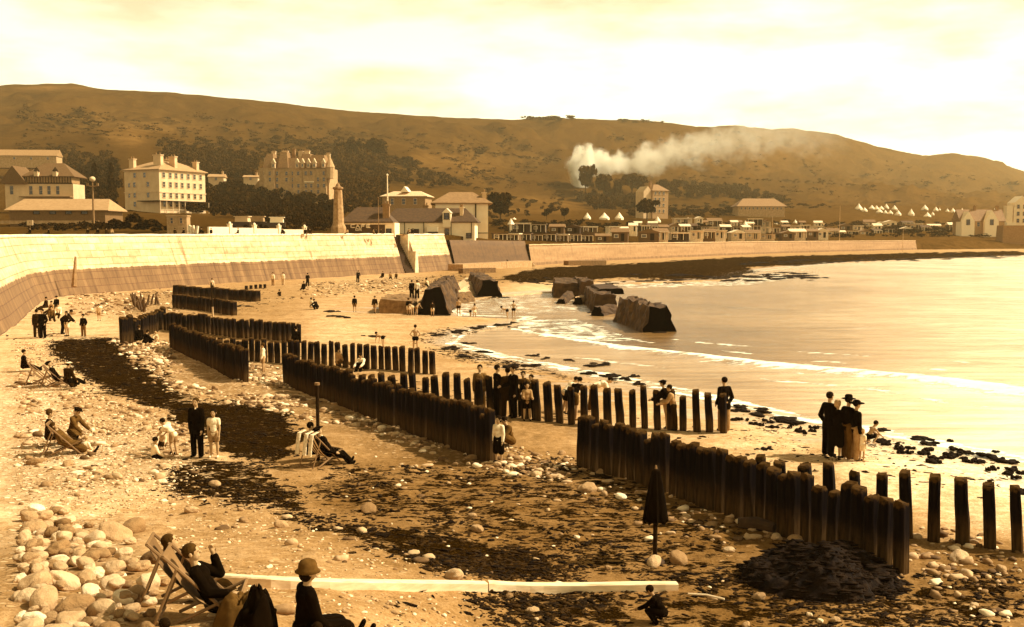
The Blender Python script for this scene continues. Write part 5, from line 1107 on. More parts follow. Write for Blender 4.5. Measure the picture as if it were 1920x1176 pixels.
for _ in range(110): a_ = rng_.uniform(0, 1); FW.append((1000 + 545 * a_, 529 - 14 * a_ + rng_.normal() * 3.2, rng_.uniform(8, 34), rng_.uniform(2, 3.5)))
for _ in range(70): a_ = rng_.uniform(0, 1); FW.append((1400 + 500 * a_, 492 - 17 * a_ + rng_.normal() * 2.2 + 3, rng_.uniform(10, 40), rng_.uniform(1.2, 2.5)))
for _ in range(60): a_ = rng_.uniform(0, 1); FW.append((1380 + 540 * a_, 770 + 105 * a_ + abs(rng_.normal()) * 14, rng_.uniform(5, 20), rng_.uniform(2, 4)))
VV = []; FF = []; nb = 0
for x, y, w, h in FW:
    for _ in range(9):
        qx, qy = x + rng_.normal() * w * .26, y + rng_.normal() * h * .2; p = P(qx, qy, -.12); s = F / p.y; rx = w / s * rng_.uniform(.14, .3); ry = rx * rng_.uniform(.8, 1.6); rz = rng_.uniform(.025, .065)
        v = I1[0] * (1 + .3 * rng_.uniform(-1, 1, (len(I1[0]), 1))) * np.array([rx, ry, rz]) + np.array([p.x, p.y, max(gz(qx, qy), SZ) + rz * .35]); VV.append(v); FF.append(I1[1] + nb); nb += len(v)
tag(npmesh('stranded_weed', np.concatenate(VV), np.concatenate(FF), WM_[0], smooth=True), kind='stuff')
# weed and earth heap, lower right
def heap():
    a = P(1540, 1120); n = 90; m = 60; u = np.linspace(-1.25, 1.25, n); w = np.linspace(-1.15, 1.15, m); U, Wd = np.meshgrid(u, w)
    A = P(1395, 1075); B = P(1730, 1120); ax = (B - A); ang = math.atan2(ax.y, ax.x); hl = ax.length / 2; c0 = (A + B) / 2
    X = U * hl; Y = Wd * 1.6; r = np.sqrt(U ** 2 + Wd ** 2); prof = np.clip(1 - r ** 2, 0, 1) ** .8
    H = prof * (.40 + .26 * np.exp(-((U - .12) / .3) ** 2)) - .12 + (fbm(X * 1.6, Y * 1.6, 41, 5) - .5) * .62 * np.clip(prof * 2.5, .15, 1) + (fbm(X * 7, Y * 7, 47, 3) - .5) * .20
    ca, sa = math.cos(ang), math.sin(ang)
    o = npmesh('seaweed_heap', np.stack([X * ca - Y * sa + c0.x, X * sa + Y * ca + c0.y + .55, H], -1).reshape(-1, 3), grid_faces(m, n), mat('matted weed and earth', .012, .95, .8, 5, 1, detail=8, bdist=.08, spec=.1), smooth=True)
    tag(o, 'big dark heap of matted seaweed and earth piled against the near groyne', 'seaweed heap')
    rng = np.random.default_rng(8); VV = []; FF = []; nb = 0
    for _ in range(1900):
        k, l = rng.integers(3, m - 3), rng.integers(3, n - 3)
        if prof[k, l] < .05 and rng.random() < .7: continue
        x, y = X[k, l], Y[k, l]; r_ = rng.uniform(.012, .045); v = I1[0] * (1 + .5 * rng.uniform(-1, 1, (len(I1[0]), 1))) * np.array([r_ * rng.uniform(1, 3.5), r_, r_ * .5]) + np.array([x * ca - y * sa + c0.x + rng.uniform(-.05, .05), x * sa + y * ca + c0.y + .55, H[k, l] + r_ * .1]); VV.append(v); FF.append(I1[1] + nb); nb += len(v)
    q = npmesh('weed_clods', np.concatenate(VV), np.concatenate(FF), WM_[0], o); q['kind'] = 'stuff'
heap()
# planks
def plank(px, py, qx, qy, label, w=.16, h=.13):
    A, B = G(px, py), G(qx, qy); d = B - A; mb = MB(); n = 14; lz = [G(px + (qx - px) * i / n, py + (qy - py) * i / n) for i in range(n + 1)]
    V = []; rnd = random.Random(int(px)); d2 = Vector((d.x, d.y, 0)).normalized(); nn = Vector((-d2.y, d2.x, 0)); fx = np.polyfit(range(n + 1), [p.z for p in lz], 3); fo = np.polyfit(range(n + 1), [(p - A).dot(nn) for p in lz], 3)
    for i in range(n + 1):
        p = lz[i] - A; ln_, off, hz_ = p.dot(d2), float(np.polyval(fo, i)), float(np.polyval(fx, i)) - A.z + .02
        for yy, zz in ((-w / 2, -.1), (w / 2, -.1), (w / 2, h - .02), (w / 2 - .02, h), (-w / 2 + .02, h), (-w / 2, h - .02)): yy += off; zz += hz_; V.append((ln_, yy + rnd.uniform(-.006, .006), zz + rnd.uniform(-.004, .004)))
    mb.add(V, [(i * 6 + k, (i + 1) * 6 + k, (i + 1) * 6 + (k + 1) % 6, i * 6 + (k + 1) % 6) for i in range(n) for k in range(6)] + [tuple(range(6)), tuple(reversed(range(n * 6, n * 6 + 6)))])
    tag(mb.build('plank', mat('bleached plank', .75, .9, .15, 4, .3, (.3, 3, 3)), None, loc=A, rz=math.atan2(d.y, d.x)), label, 'plank')
plank(395, 1088, 912, 1110, 'long bleached plank running from the deckchair group to the centre'); plank(916, 1110, 1270, 1104, 'bleached plank continuing right below the parasol, shorter than the first')
o = MB(); A, B = G(1290, 1118), G(1358, 1128); o.tube([(0, 0, .03), ((B - A).length * .5, .03, .05), ((B - A).length, 0, .03)], .02, 6); tag(o.build('driftwood_stick', mat('bleached plank', .75), None, loc=A, rz=math.atan2((B - A).y, (B - A).x)), 'thin pale stick on the sand left of the weed heap', 'stick')
A, B = G(1385, 990), G(1452, 1000); o = MB(); o.tube([(0, 0, .08), ((B - A).length * .5, .05, .12), ((B - A).length, 0, .09)], [.13, .15, .12], 9); tag(o.build('driftwood_log', mat('dark driftwood', .05, .9, .5, 5), None, loc=A, rz=math.atan2((B - A).y, (B - A).x)), 'dark driftwood log lying along the foot of the near groyne', 'log')
# parasols and poles
def parasol(px, py, htot, canh, rad, label):
    p = G(px, py, -.05); e = empty('parasol', p, 0, label, 'parasol'); mb = MB(); mb.tube([(0, 0, -.3), (0, 0, htot)], .045, 9); mb.build('pole', M_DARKW, e)
    mb = MB(); n = 24; prof = [(.02, htot), (.07, htot - .05), (.12, htot - .3), (.17, htot - .6), (rad, htot - canh + .06), (rad * .8, htot - canh)]; V = []
    for r_, z in prof:
        for k in range(n): q = r_ * (1 + (.16 if k % 3 == 0 else -.10 if k % 3 == 1 else .03)); V.append((q * math.cos(6.2832 * k / n), q * math.sin(6.2832 * k / n), z + (.03 if k % 3 else -.02) * (r_ > .15)))
    mb.add(V, [(i * n + k, (i + 1) * n + k, (i + 1) * n + (k + 1) % n, i * n + (k + 1) % n) for i in range(len(prof) - 1) for k in range(n)] + [tuple(range((len(prof) - 1) * n, len(prof) * n))])
    mb.build('canopy', mat('black canvas', .006, .95, .5, spec=.02), e); mb = MB(); mb.tube([(0, 0, htot - .02), (0, 0, htot + .07)], [.03, .015], 7); mb.build('ferrule', MATS['brown pole'], e)
    mb = MB(); mb.lathe([(.24, -.05), (.2, .08), (.06, .12)], 14); mb.build('base', mat('dark stone base', .05), e)
parasol(1228, 1052, 1.93, 1.08, .225, 'closed black parasol planted in the sand before the near groyne')
p = G(597, 868); e = empty('umbrella_pole', p, 0, 'bare black umbrella pole standing behind the striped deckchair', 'pole'); mb = MB(); mb.tube([(0, 0, -.2), (0, 0, 2.2)], .05, 9); mb.build('shaft', M_DARKW, e); mb = MB(); mb.tube([(0, 0, 2.15), (0, 0, 2.22)], .075, 9); mb.build('collar', MATS['brown pole'], e)
p = P(401, 621); e = empty('pale_pole', p, 0, 'tall thin pole beside the far upper groyne, dark above and pale below', 'pole'); mb = MB(); mb.tube([(0, 0, -.2), (-.05, 0, 1.6)], .06, 7); mb.build('lower_shaft', MATS['pale pole'], e); mb = MB(); mb.tube([(-.05, 0, 1.6), (-.1, 0, 3.2)], .05, 7); mb.build('upper_shaft', M_DARKW, e)
p = P(137, 520, 0); A = PD(138, 508, 101.5); e = empty('leaning_timber', A, 0, 'narrow dark timber leaning against the sea wall at the left', 'timber'); mb = MB(); mb.tube([(0, 0, -1.6), (-.15, .9, 1.4)], [.3, .1], 6); mb.build('shaft', MATS['brown pole'], e)
A = P(940, 500); e = empty('leaning_timber', A, 0, 'dark beam propped against the brown sea wall section', 'timber'); mb = MB(); mb.tube([(1.2, -.5, 1.0), (-1.6, .9, 3.6)], .2, 6); mb.build('shaft', M_DARKW, e)
# smoke and haze
def smoke():
    d0 = 830.0; x0, x1 = 1040, 1600; A = PD(x0, 435, d0); B = PD(x1, 435, d0); Lx = B.x - A.x; m, t, b = nbsdf('bonfire smoke'); t.nodes.remove(b); k = d0 / F
    geo = N(t, 'ShaderNodeTexCoord').outputs['Object']; s = N(t, 'ShaderNodeSeparateXYZ'); t.links.new(geo, s.inputs[0])
    wn = N(t, 'ShaderNodeTexNoise', Scale=.07, Detail=4.0); t.links.new(geo, wn.inputs[0]); ws = N(t, 'ShaderNodeSeparateColor'); t.links.new(wn.outputs['Color'], ws.inputs[0])
    X = mth(t, 'ADD', s.outputs[0], mth(t, 'MULTIPLY', mth(t, 'SUBTRACT', ws.outputs[0], .5), 14)); Z = mth(t, 'ADD', s.outputs[2], mth(t, 'MULTIPLY', mth(t, 'SUBTRACT', ws.outputs[2], .5), 16))
    u = mth(t, 'DIVIDE', X, Lx, True)
    def curve(pts, sc):
        n = t.nodes.new('ShaderNodeFloatCurve'); c = n.mapping.curves[0]; pts = [((a - x0) / (x1 - x0), v / sc) for a, v in pts]
        c.points[0].location = pts[0]; c.points[1].location = pts[-1]
        for q in pts[1:-1]: c.points.new(*q)
        for q in c.points: q.handle_type = 'AUTO_CLAMPED'
        n.mapping.use_clip = False; n.mapping.update(); t.links.new(u, n.inputs['Value']); return mth(t, 'MULTIPLY', n.outputs[0], sc)
    zc = curve([(x, (435 - y) * k) for x, y in ((1040, 302), (1075, 312), (1092, 326), (1110, 306), (1150, 310), (1200, 304), (1300, 280), (1400, 262), (1500, 256), (1600, 254))], 100.0)
    rz = curve([(x, r * k) for x, r in ((1040, 1), (1058, 8), (1072, 26), (1092, 46), (1112, 26), (1150, 22), (1200, 28), (1300, 36), (1400, 42), (1500, 44), (1600, 40))], 30.0)
    dn = curve([(1040, 0), (1054, 0), (1068, .9), (1085, 1.0), (1150, .36), (1200, .15), (1250, .08), (1330, .045), (1450, .025), (1600, .0)], 1.0)
    dz = mth(t, 'DIVIDE', mth(t, 'SUBTRACT', Z, zc), rz); dy = mth(t, 'DIVIDE', s.outputs[1], mth(t, 'MULTIPLY', rz, 1.2))
    r = mth(t, 'SQRT', mth(t, 'ADD', mth(t, 'MULTIPLY', dz, dz), mth(t, 'MULTIPLY', dy, dy)))
    n1 = N(t, 'ShaderNodeTexNoise', Scale=.09, Detail=5.0, Roughness=.6); t.links.new(geo, n1.inputs[0])
    f = mrange(t, mth(t, 'ADD', r, mth(t, 'MULTIPLY', mth(t, 'SUBTRACT', n1.outputs[0], .5), 2.6)), 1.0, .35)
    den = mth(t, 'MULTIPLY', mth(t, 'MULTIPLY', f, dn), .55)
    v = N(t, 'ShaderNodeVolumePrincipled'); v.inputs['Color'].default_value = (1, .9, .68, 1); v.inputs['Anisotropy'].default_value = 0.1; t.links.new(den, v.inputs['Density'])
    t.links.new(v.outputs[0], t.nodes['Material Output'].inputs['Volume'])
    mb = MB(); hy = 26; mb.box((Lx / 2, 0, (435 - 302) * k), (Lx, hy * 2, 175 * k)); o = mb.build('smoke', m, None, loc=(A.x, d0, HC)); tag(o, kind='stuff')
smoke()
def haze():
    m, t, b = nbsdf('sea haze'); t.nodes.remove(b); v = N(t, 'ShaderNodeVolumePrincipled', Density=.00012); v.inputs['Color'].default_value = (1, .76, .38, 1)
    t.links.new(v.outputs[0], t.nodes['Material Output'].inputs['Volume']); mb = MB(); mb.box((0, 1900, 185), (9000, 4200, 380)); tag(mb.build('haze', m), kind='stuff')
haze()

# ------------------------------------------------------------ people
SK = mat('skin', .42, .7, .08, 6); SKD = mat('tanned skin', .3, .7, .08, 6)
CL = {n: mat('cloth ' + n, v, .95, .3, 9, .3, spec=.02) for n, v in (('black', .005), ('dark', .02), ('brown', .10), ('grey', .17), ('tan', .34), ('pale', .62), ('white', .9))}
HA = {n: mat('hair ' + n, v, .9, .4, 14, .3, spec=.03) for n, v in (('dark', .012), ('brown', .05), ('fair', .4))}
FIG = []
POSE = dict(
 stand=dict(), relax=dict(thL=4, thR=-3, uaL=8, faL=14, uaR=-4, faR=4),
 walk=dict(thL=22, shL=10, thR=-14, shR=-24, uaL=-18, faL=-4, uaR=20, faR=34, t=3),
 pocket=dict(uaL=-14, faL=38, uaR=-14, faR=38, spA=16), chat=dict(uaR=20, faR=80, uaL=2, faL=10, thL=5, thR=-4), fold=dict(uaL=18, faL=86, uaR=18, faR=92, spA=8),
 hips=dict(uaL=-20, faL=20, uaR=-20, faR=20, spA=34), bend=dict(t=74, thL=-6, shL=-10, thR=4, shR=-6, uaL=24, faL=12, uaR=18, faR=6, hd=20), stoop=dict(t=48, thL=8, shL=-16, thR=2, shR=-10, uaL=34, faL=44, uaR=26, faR=50, hd=22),
 crouch=dict(t=34, thL=96, shL=-42, thR=100, shR=-40, uaL=46, faL=60, uaR=40, faR=52, hd=22, spL=12), sit=dict(t=4, thL=84, shL=60, thR=88, shR=64, uaL=10, faL=48, uaR=14, faR=44, seat=1, spL=8),
 kneesup=dict(t=18, thL=128, shL=22, thR=124, shR=24, uaL=46, faL=66, uaR=46, faR=62, seat=1, hd=16), lsit=dict(t=4, thL=88, shL=86, thR=90, shR=84, uaL=26, faL=52, uaR=22, faR=50, seat=1, spL=12, hd=14),
 kneel=dict(t=16, thL=52, shL=-88, thR=58, shR=-88, uaL=34, faL=52, uaR=30, faR=50, hd=18), chair=dict(t=-30, thL=78, shL=44, thR=74, shR=36, uaL=20, faL=62, uaR=18, faR=66, seat=2, hd=-14), chairflat=dict(t=-42, thL=78, shL=62, thR=74, shR=58, uaL=26, faL=72, uaR=20, faR=70, seat=2, hd=-10),
 chairarm=dict(t=-27, thL=80, shL=46, thR=74, shR=40, uaL=62, faL=196, uaR=40, faR=84, seat=2, hd=-4, spA=20), lean=dict(t=14, uaL=26, faL=74, uaR=30, faR=78, thL=-10, thR=-6, shL=-4, shR=-2), handonhip=dict(uaL=-22, faL=24, spA=30, uaR=10, faR=30))
def dirv(a, sp=0.0): return Vector((math.sin(R(sp)), math.sin(R(a)) * math.cos(R(sp)), -math.cos(R(a)) * math.cos(R(sp))))
def joints(H, pose, seatz=None):
    p = dict(t=0, thL=2, shL=-2, thR=-1, shR=-4, uaL=2, faL=10, uaR=-1, faR=8, hd=0, spA=9, spL=4, seat=0); p.update(POSE[pose])
    J = {}; pv = Vector((0, 0, 0)); tl = Matrix.Rotation(-R(p['t']), 3, 'X'); up = tl @ Vector((0, 0, 1)); J['R'] = tl
    J['pv'] = pv; J['wa'] = pv + up * .13 * H; J['ch'] = pv + up * .22 * H; J['nk'] = pv + up * .295 * H
    hdm = Matrix.Rotation(-R(p['t'] * .35 + p['hd']), 3, 'X'); J['HR'] = hdm; J['hd'] = J['nk'] + up * .03 * H + hdm @ Vector((0, .012 * H, .078 * H))
    for sgn, k in ((-1, 'L'), (1, 'R')):
        sh = J['nk'] - up * .036 * H + Vector((sgn * .094 * H, 0, 0)); el = sh + dirv(p['ua' + k], sgn * p['spA']) * .172 * H; wr = el + dirv(p['fa' + k], -sgn * p['spA'] * (1.4 if p['spA'] > 20 else .2)) * .148 * H
        J['sh' + k], J['el' + k], J['wr' + k] = sh, el, wr
        hp = pv + Vector((sgn * .052 * H, 0, -.01 * H)); kn = hp + dirv(p['th' + k], sgn * p['spL']) * .245 * H; an = kn + dirv(p['sh' + k], sgn * p['spL'] * .2) * .235 * H
        J['hp' + k], J['kn' + k], J['an' + k] = hp, kn, an
        fd = Vector((sgn * .12, 1, -.05)) if p['sh' + k] > -70 and not (p['seat'] and p['sh' + k] > 30) else (Vector((0, .35, .9)) if p['seat'] else Vector((0, -1, -.1)))
        J['to' + k] = an + fd.normalized() * .085 * H + Vector((0, 0, -.022 * H if not p['seat'] else 0))
    lo = min(min(J['an' + k].z, J['to' + k].z) - .03 * H for k in 'LR')
    if p['seat'] == 1: lo = min(lo, -.06 * H)
    if p['seat'] == 2: lo = -(seatz or .33)
    for k in list(J):
        if k not in ('R', 'HR'): J[k] = J[k] - Vector((0, 0, lo))
    return J, p
def remesh(o, vs, it=4):
    m = o.modifiers.new('r', 'REMESH'); m.mode = 'VOXEL'; m.voxel_size = vs; m.use_smooth_shade = True
    q = o.modifiers.new('s', 'SMOOTH'); q.iterations = it; q.factor = .5; FIG.append(o)
def person(px, py, H, yaw, pose, label, top='dark', bottom='dark', kind='trousers', hat=None, hair='dark', haircut='short', group=None, loc=None, skin=None, dz=0.0, seatz=None, bare=False, sleeves=True, socks=None, hatc='black', coat=0.0):
    P0 = loc if loc is not None else G(px, py, dz - .01); d = max(P0.y, 5); vs = min(max(d / 3000 * 1.0, .0085), .03); J, p = joints(H, pose, seatz); skin = skin or SK; child = H < 1.4; hs = 1.3 if child else 1.1
    b = MB(); Rm = J['R']; HR = J['HR']; h = H
    b.blob(J['pv'], (.085 * h, .062 * h, .07 * h), Rm); b.cap(J['pv'], .06 * h, J['wa'], .056 * h); b.blob(J['wa'], (.075 * h, .055 * h, .08 * h), Rm); b.blob(J['ch'], (.092 * h, .06 * h, .085 * h), Rm)
    b.cap(J['shL'], .032 * h, J['nk'] - Rm @ Vector((0, 0, .015 * h)), .024 * h); b.cap(J['shR'], .032 * h, J['nk'] - Rm @ Vector((0, 0, .015 * h)), .024 * h); b.cap(J['ch'], .045 * h, J['nk'], .032 * h); b.cap(J['nk'], .030 * h, J['hd'] - HR @ Vector((0, 0, .02 * h)), .03 * h)
    hc = J['hd'] + HR @ Vector((0, 0, .01 * h * (hs - 1) * 4)); hr = .0125 * h * hs
    b.blob(hc + HR @ Vector((0, -.004 * h, .012 * h)), (.045 * h * hs, .055 * h * hs, .052 * h * hs), HR); b.blob(hc + HR @ Vector((0, .012 * h, -.022 * h * hs)), (.034 * h * hs, .038 * h * hs, .042 * h * hs), HR)
    b.cap(hc + HR @ Vector((0, .046 * h * hs, .004 * h)), .006 * h, hc + HR @ Vector((0, .058 * h * hs, -.012 * h)), .008 * h)
    b.cap(hc + HR @ Vector((-.014 * h, .043 * h * hs, -.034 * h)), .006 * h, hc + HR @ Vector((.014 * h, .043 * h * hs, -.034 * h)), .006 * h)
    for sg in (-1, 1): b.blob(hc + HR @ Vector((sg * .046 * h * hs, -.004 * h, -.004 * h)), (.008 * h, .013 * h, .02 * h), HR)
    for sg, k in ((-1, 'L'), (1, 'R')):
        b.cap(J['sh' + k], .033 * h, J['el' + k], .024 * h); b.cap(J['el' + k], .024 * h, J['wr' + k], .016 * h)
        a = (J['wr' + k] - J['el' + k]).normalized(); sx = Vector((0, -1, 0)) if abs(a.y) < .7 else Vector((0, 0, -1)); n_ = a.cross(sx).normalized(); sx = n_.cross(a).normalized(); wr = J['wr' + k]; pm = wr + a * .045 * h
        b.cap(wr, .015 * h, pm, .019 * h); 
        for f_ in range(4):
            o_ = sx * (f_ - 1.5) * .0105 * h; ln = (.036, .045, .048, .04)[3 - f_] * h; q0 = pm + o_ + a * .008 * h; q1 = q0 + a * ln * .55; inn = n_ * (1 if n_.x * sg < 0 else -1); q2 = q1 + (a * .7 + inn * .6).normalized() * ln * .5
            b.cap(q0, .0056 * h, q1, .0052 * h, 6); b.cap(q1, .0052 * h, q2, .0044 * h, 6)
        tb_ = pm - sx * .018 * h - a * .02 * h; b.cap(tb_, .007 * h, tb_ - sx * .018 * h + a * .03 * h, .0055 * h, 6)
        b.cap(J['hp' + k], .052 * h, J['kn' + k], .033 * h); b.cap(J['kn' + k], .034 * h, J['kn' + k].lerp(J['an' + k], .35), .033 * h); b.cap(J['kn' + k].lerp(J['an' + k], .35), .033 * h, J['an' + k], .020 * h)
        b.cap(J['an' + k] - Vector((0, .015 * h, .01 * h)), .021 * h, J['to' + k], .016 * h)
    body = b.build('person', skin, None, loc=P0, rz=R(yaw)); remesh(body, vs * .8 if d < 45 else vs); tag(body, label, 'person', group)
    def child_(name, mb, m, r=True, v=vs):
        o = mb.build(name, m, body); 
        if r: remesh(o, v)
        return o
    e = .012 * h + vs * .3
    if not bare:
        c = MB(); c.blob(J['pv'] + Rm @ Vector((0, 0, -.01 * h)), (.088 * h + e, .066 * h + e, .085 * h), Rm); c.cap(J['pv'], .062 * h + e, J['wa'], .058 * h + e); c.blob(J['wa'], (.077 * h + e, .057 * h + e, .09 * h), Rm); c.blob(J['ch'], (.094 * h + e, .062 * h + e, .088 * h), Rm)
        c.cap(J['shL'], .033 * h + e, J['nk'] - Rm @ Vector((0, 0, .018 * h)), .022 * h + e); c.cap(J['shR'], .033 * h + e, J['nk'] - Rm @ Vector((0, 0, .018 * h)), .022 * h + e); c.cap(J['ch'], .05 * h + e, J['nk'] - Rm @ Vector((0, 0, .012 * h)), .034 * h + e * .5)
        for k in 'LR':
            c.cap(J['sh' + k], .034 * h + e, J['el' + k] if sleeves else J['sh' + k].lerp(J['el' + k], .5), .027 * h + e)
            if sleeves: c.cap(J['el' + k], .027 * h + e, J['wr' + k] - (J['wr' + k] - J['el' + k]) * .08, .021 * h + e)
        if coat:
            for k in 'LR': c.cap(J['hp' + k], .062 * h + e, J['hp' + k].lerp(J['kn' + k], coat), .064 * h + e)
            c.cap(J['hpL'].lerp(J['knL'], coat), .06 * h + e, J['hpR'].lerp(J['knR'], coat), .06 * h + e)
        child_('jacket' if sleeves and kind == 'trousers' else 'top', c, CL[top])
    c = MB(); f = .012 * h + vs * .2
    if kind == 'skirt':
        kl, kr = J['knL'], J['knR']; ext = .12
        c.cap(J['hpL'], .062 * h + f, kl.lerp(J['anL'], ext), .062 * h + f); c.cap(J['hpR'], .062 * h + f, kr.lerp(J['anR'], ext), .062 * h + f); c.cap(J['pv'], .075 * h, kl.lerp(kr, .5), .075 * h); c.blob(J['pv'], (.09 * h + f, .072 * h + f, .07 * h), Rm); nm = 'skirt'
    elif kind in ('shorts', 'trunks'):
        q = .62 if kind == 'shorts' else .22
        for k in 'LR': c.cap(J['hp' + k], .058 * h + f, J['hp' + k].lerp(J['kn' + k], q), .046 * h + f)
        c.blob(J['pv'], (.088 * h + f, .066 * h + f, .075 * h), Rm); nm = kind
    else:
        for k in 'LR': c.cap(J['hp' + k], .056 * h + f, J['kn' + k], .041 * h + f); c.cap(J['kn' + k], .041 * h + f, J['an' + k], .034 * h + f)
        c.blob(J['pv'], (.087 * h + f, .066 * h + f, .07 * h), Rm); nm = 'trousers'
    child_(nm, c, CL[bottom])
    for k in 'LR':
        if kind in ('trunks',) or bare: continue
        c = MB(); c.cap(J['an' + k] - Vector((0, .02 * h, .012 * h)), .024 * h, J['to' + k], .02 * h); child_('shoe', c, CL['black'] if socks is None else CL[socks], d < 60)
    if d < 45 and kind == 'trousers' and not child:
        c = MB(); c.blob(J['nk'] + Rm @ Vector((0, .030 * h, -.018 * h)), (.018 * h, .016 * h, .04 * h), Rm); child_('shirt_front', c, CL['white'], False)
    if hair:
        c = MB(); c.blob(hc + HR @ Vector((0, -.012 * h, .02 * h)), (.052 * h * hs, .058 * h * hs, .054 * h * hs), HR)
        if haircut == 'bob': c.blob(hc + HR @ Vector((0, -.026 * h, -.022 * h)), (.055 * h * hs, .042 * h * hs, .05 * h), HR)
        child_('hair', c, HA[hair], d < 45, vs * .8)
    if d < 45:
        c = MB()
        for sg in (-1, 1): c.blob(hc + HR @ Vector((sg * .018 * h * hs, .047 * h * hs, .006 * h)), (.006 * h, .004 * h, .004 * h), HR)
        child_('eyes', c, HA['dark'], False)
    if hat:
        M = HR.to_4x4() ; hm = MB(); top_ = hc + HR @ Vector((0, -.008 * h, .028 * h * hs)); r0 = .056 * h * hs
        if hat == 'fedora': hm.lathe([(r0 * 1.75, -.006), (r0 * 1.8, .004), (r0 * 1.02, .012), (r0 * .98, .05 * h), (r0 * .7, .068 * h), (r0 * .2, .06 * h)], 18, top_, HR)
        elif hat == 'cap': hm.blob(top_ + HR @ Vector((0, .004, .012 * h)), (r0 * 1.25, r0 * 1.35, .026 * h), HR); hm.blob(top_ + HR @ Vector((0, r0 * 1.25, .002)), (r0 * .7, r0 * .6, .006 * h), HR)
        elif hat == 'cloche': hm.lathe([(r0 * 1.5, -.03 * h), (r0 * 1.12, -.008 * h), (r0 * 1.08, .02 * h), (r0 * .9, .045 * h), (r0 * .4, .06 * h), (.005, .062 * h)], 18, top_, HR)
        else: hm.lathe([(r0 * 2.1, -.012), (r0 * 2.1, .0), (r0 * 1.1, .01), (r0 * 1.0, .035 * h), (r0 * .5, .052 * h), (.005, .054 * h)], 18, top_, HR)
        o = hm.build('hat', CL[hatc], body, smooth=True)
    return body
# deckchairs
def deckchair(px, py, yaw, label, canvas, frame=None, loc=None, stripes=False):
    P0 = loc or G(px, py); e = empty('deckchair', P0, R(yaw), label, 'deckchair'); e.scale = (.93, .93, .93); fr = frame or mat('varnished beech', .2, .7, .2)
    def bars(nm, pts, w=.024):
        mb = MB(); mb.tube(pts, w, 6); mb.build(nm, fr, e)
    for sx in (-.28, .28):
        bars('back_rail', [(sx, .48, .02), (sx, -.52, 1.0)]); bars('seat_rail', [(sx * .9, .52, .44), (sx * .9, -.42, .02)]); bars('back_strut', [(sx * 1.06, -.34, .82), (sx * 1.06, -.66, .04)], .02)
    bars('top_bar', [(-.3, -.52, 1.0), (.3, -.52, 1.0)]); bars('front_bar', [(-.28, .52, .44), (.28, .52, .44)]); bars('foot_bar', [(-.3, .46, .04), (.3, .46, .04)]); bars('strut_bar', [(-.3, -.62, .08), (.3, -.62, .08)], .018)
    V = []; n = 14; K = 9
    for i in range(n + 1):
        t = i / n; y = -.52 + 1.04 * t; z = (1 - t) ** 2 * 1.0 + 2 * t * (1 - t) * -.12 + t * t * .44
        for k in range(K): x = -.25 + .5 * k / (K - 1); V.append((x, y, z - .02 * math.sin(math.pi * k / (K - 1))))
    mb = MB(); nb = len(V); V2 = [(x, y - .006, z - .008) for x, y, z in V]
    for k in range(K - 1):
        mb.cm = 1 if (stripes and k % 2) else 0
        mb.add(V + V2, [(i * K + k, i * K + k + 1, (i + 1) * K + k + 1, (i + 1) * K + k) for i in range(n)] + [(nb + i * K + k, nb + (i + 1) * K + k, nb + (i + 1) * K + k + 1, nb + i * K + k + 1) for i in range(n)])
    mb.build('canvas_sling', [canvas, CL['black']], e, smooth=True); return e, P0
CAN = mat('brown canvas', .16, .9, .2, 3); CANP = mat('tan canvas', .22, .9, .2, 3)
pp = person
# front left couple in deckchairs
A = G(388, 1155); deckchair(0, 0, -82, 'front deckchair of pale wood with brown sling, side on, at the lower left', CANP, loc=A)
pp(0, 0, 1.72, -82, 'chairarm', 'dark suited sitter in the front deckchair with one arm raised to the face', 'black', 'black', loc=A + Vector((.10, .0, -.02)), seatz=.27, hair='brown', socks='black')
B = G(352, 1122); deckchair(0, 0, -80, 'second deckchair just behind the front one, mostly hidden', CAN, loc=B)
pp(0, 0, 1.66, -80, 'chair', 'dark haired sitter in the second deckchair, head above the first chair', 'black', 'dark', loc=B + Vector((.10, .0, -.05)), seatz=.33, hair='brown', haircut='bob')
def rug(px, py, hh, ww, dd, label, m, seed):
    p = G(px, py); n, k = 26, 18; u = np.linspace(0, 2 * math.pi, n + 1); r = np.linspace(0, 1, k); U, Rr = np.meshgrid(u, r)
    fold = 1 + .10 * np.sin(U * 7 + seed) * Rr + .05 * np.sin(U * 13 + seed) * Rr; X = Rr ** .8 * np.cos(U) * ww / 2 * fold; Y = Rr ** .8 * np.sin(U) * dd / 2 * fold
    Z = hh * (1 - Rr ** 2.8) * (1 + .9 * (fbm(X * 7 + seed, Y * 7, seed) - .5)) * (1 - .10 * np.abs(np.sin(U * 4 + seed))); X = X + .05 * hh * (1 - Rr)
    tag(npmesh('travel_rug', np.stack([X + p.x, Y + p.y, Z + p.z - .03], -1).reshape(-1, 3), grid_faces(k, n + 1)[:, ::-1], m, smooth=True), label, 'rug')
rug(448, 1172, .44, .62, .5, 'fringed brown rug tented over knees right of the front deckchair', CL['brown'], 2); rug(478, 1212, .72, .56, .6, 'black rug heaped over knees, between the brown rug and the seated woman', CL['black'], 5)
C = G(572, 1226)
pp(0, 0, 1.72, -62, 'sit', 'woman in brown cloche hat and black coat seated at the bottom edge', 'black', 'black', 'skirt', 'cloche', 'dark', 'bob', loc=C, hatc='brown', coat=.5)
pp(0, 0, .98, -120, 'lsit', 'small child in white blouse before the seated woman, cut by the bottom edge', 'white', 'white', 'shorts', None, 'dark', loc=G(590, 1248))
pp(0, 0, 1.0, 40, 'lsit', 'dark head just rising over the bottom edge at the left', 'brown', 'dark', 'shorts', None, 'dark', loc=G(314, 1250))
pp(1243, 1172, .98, 62, 'crouch', 'child in black crouching with hands down on the sand below the right plank', 'black', 'black', 'trousers', None, 'dark', skin=SKD, socks='black')
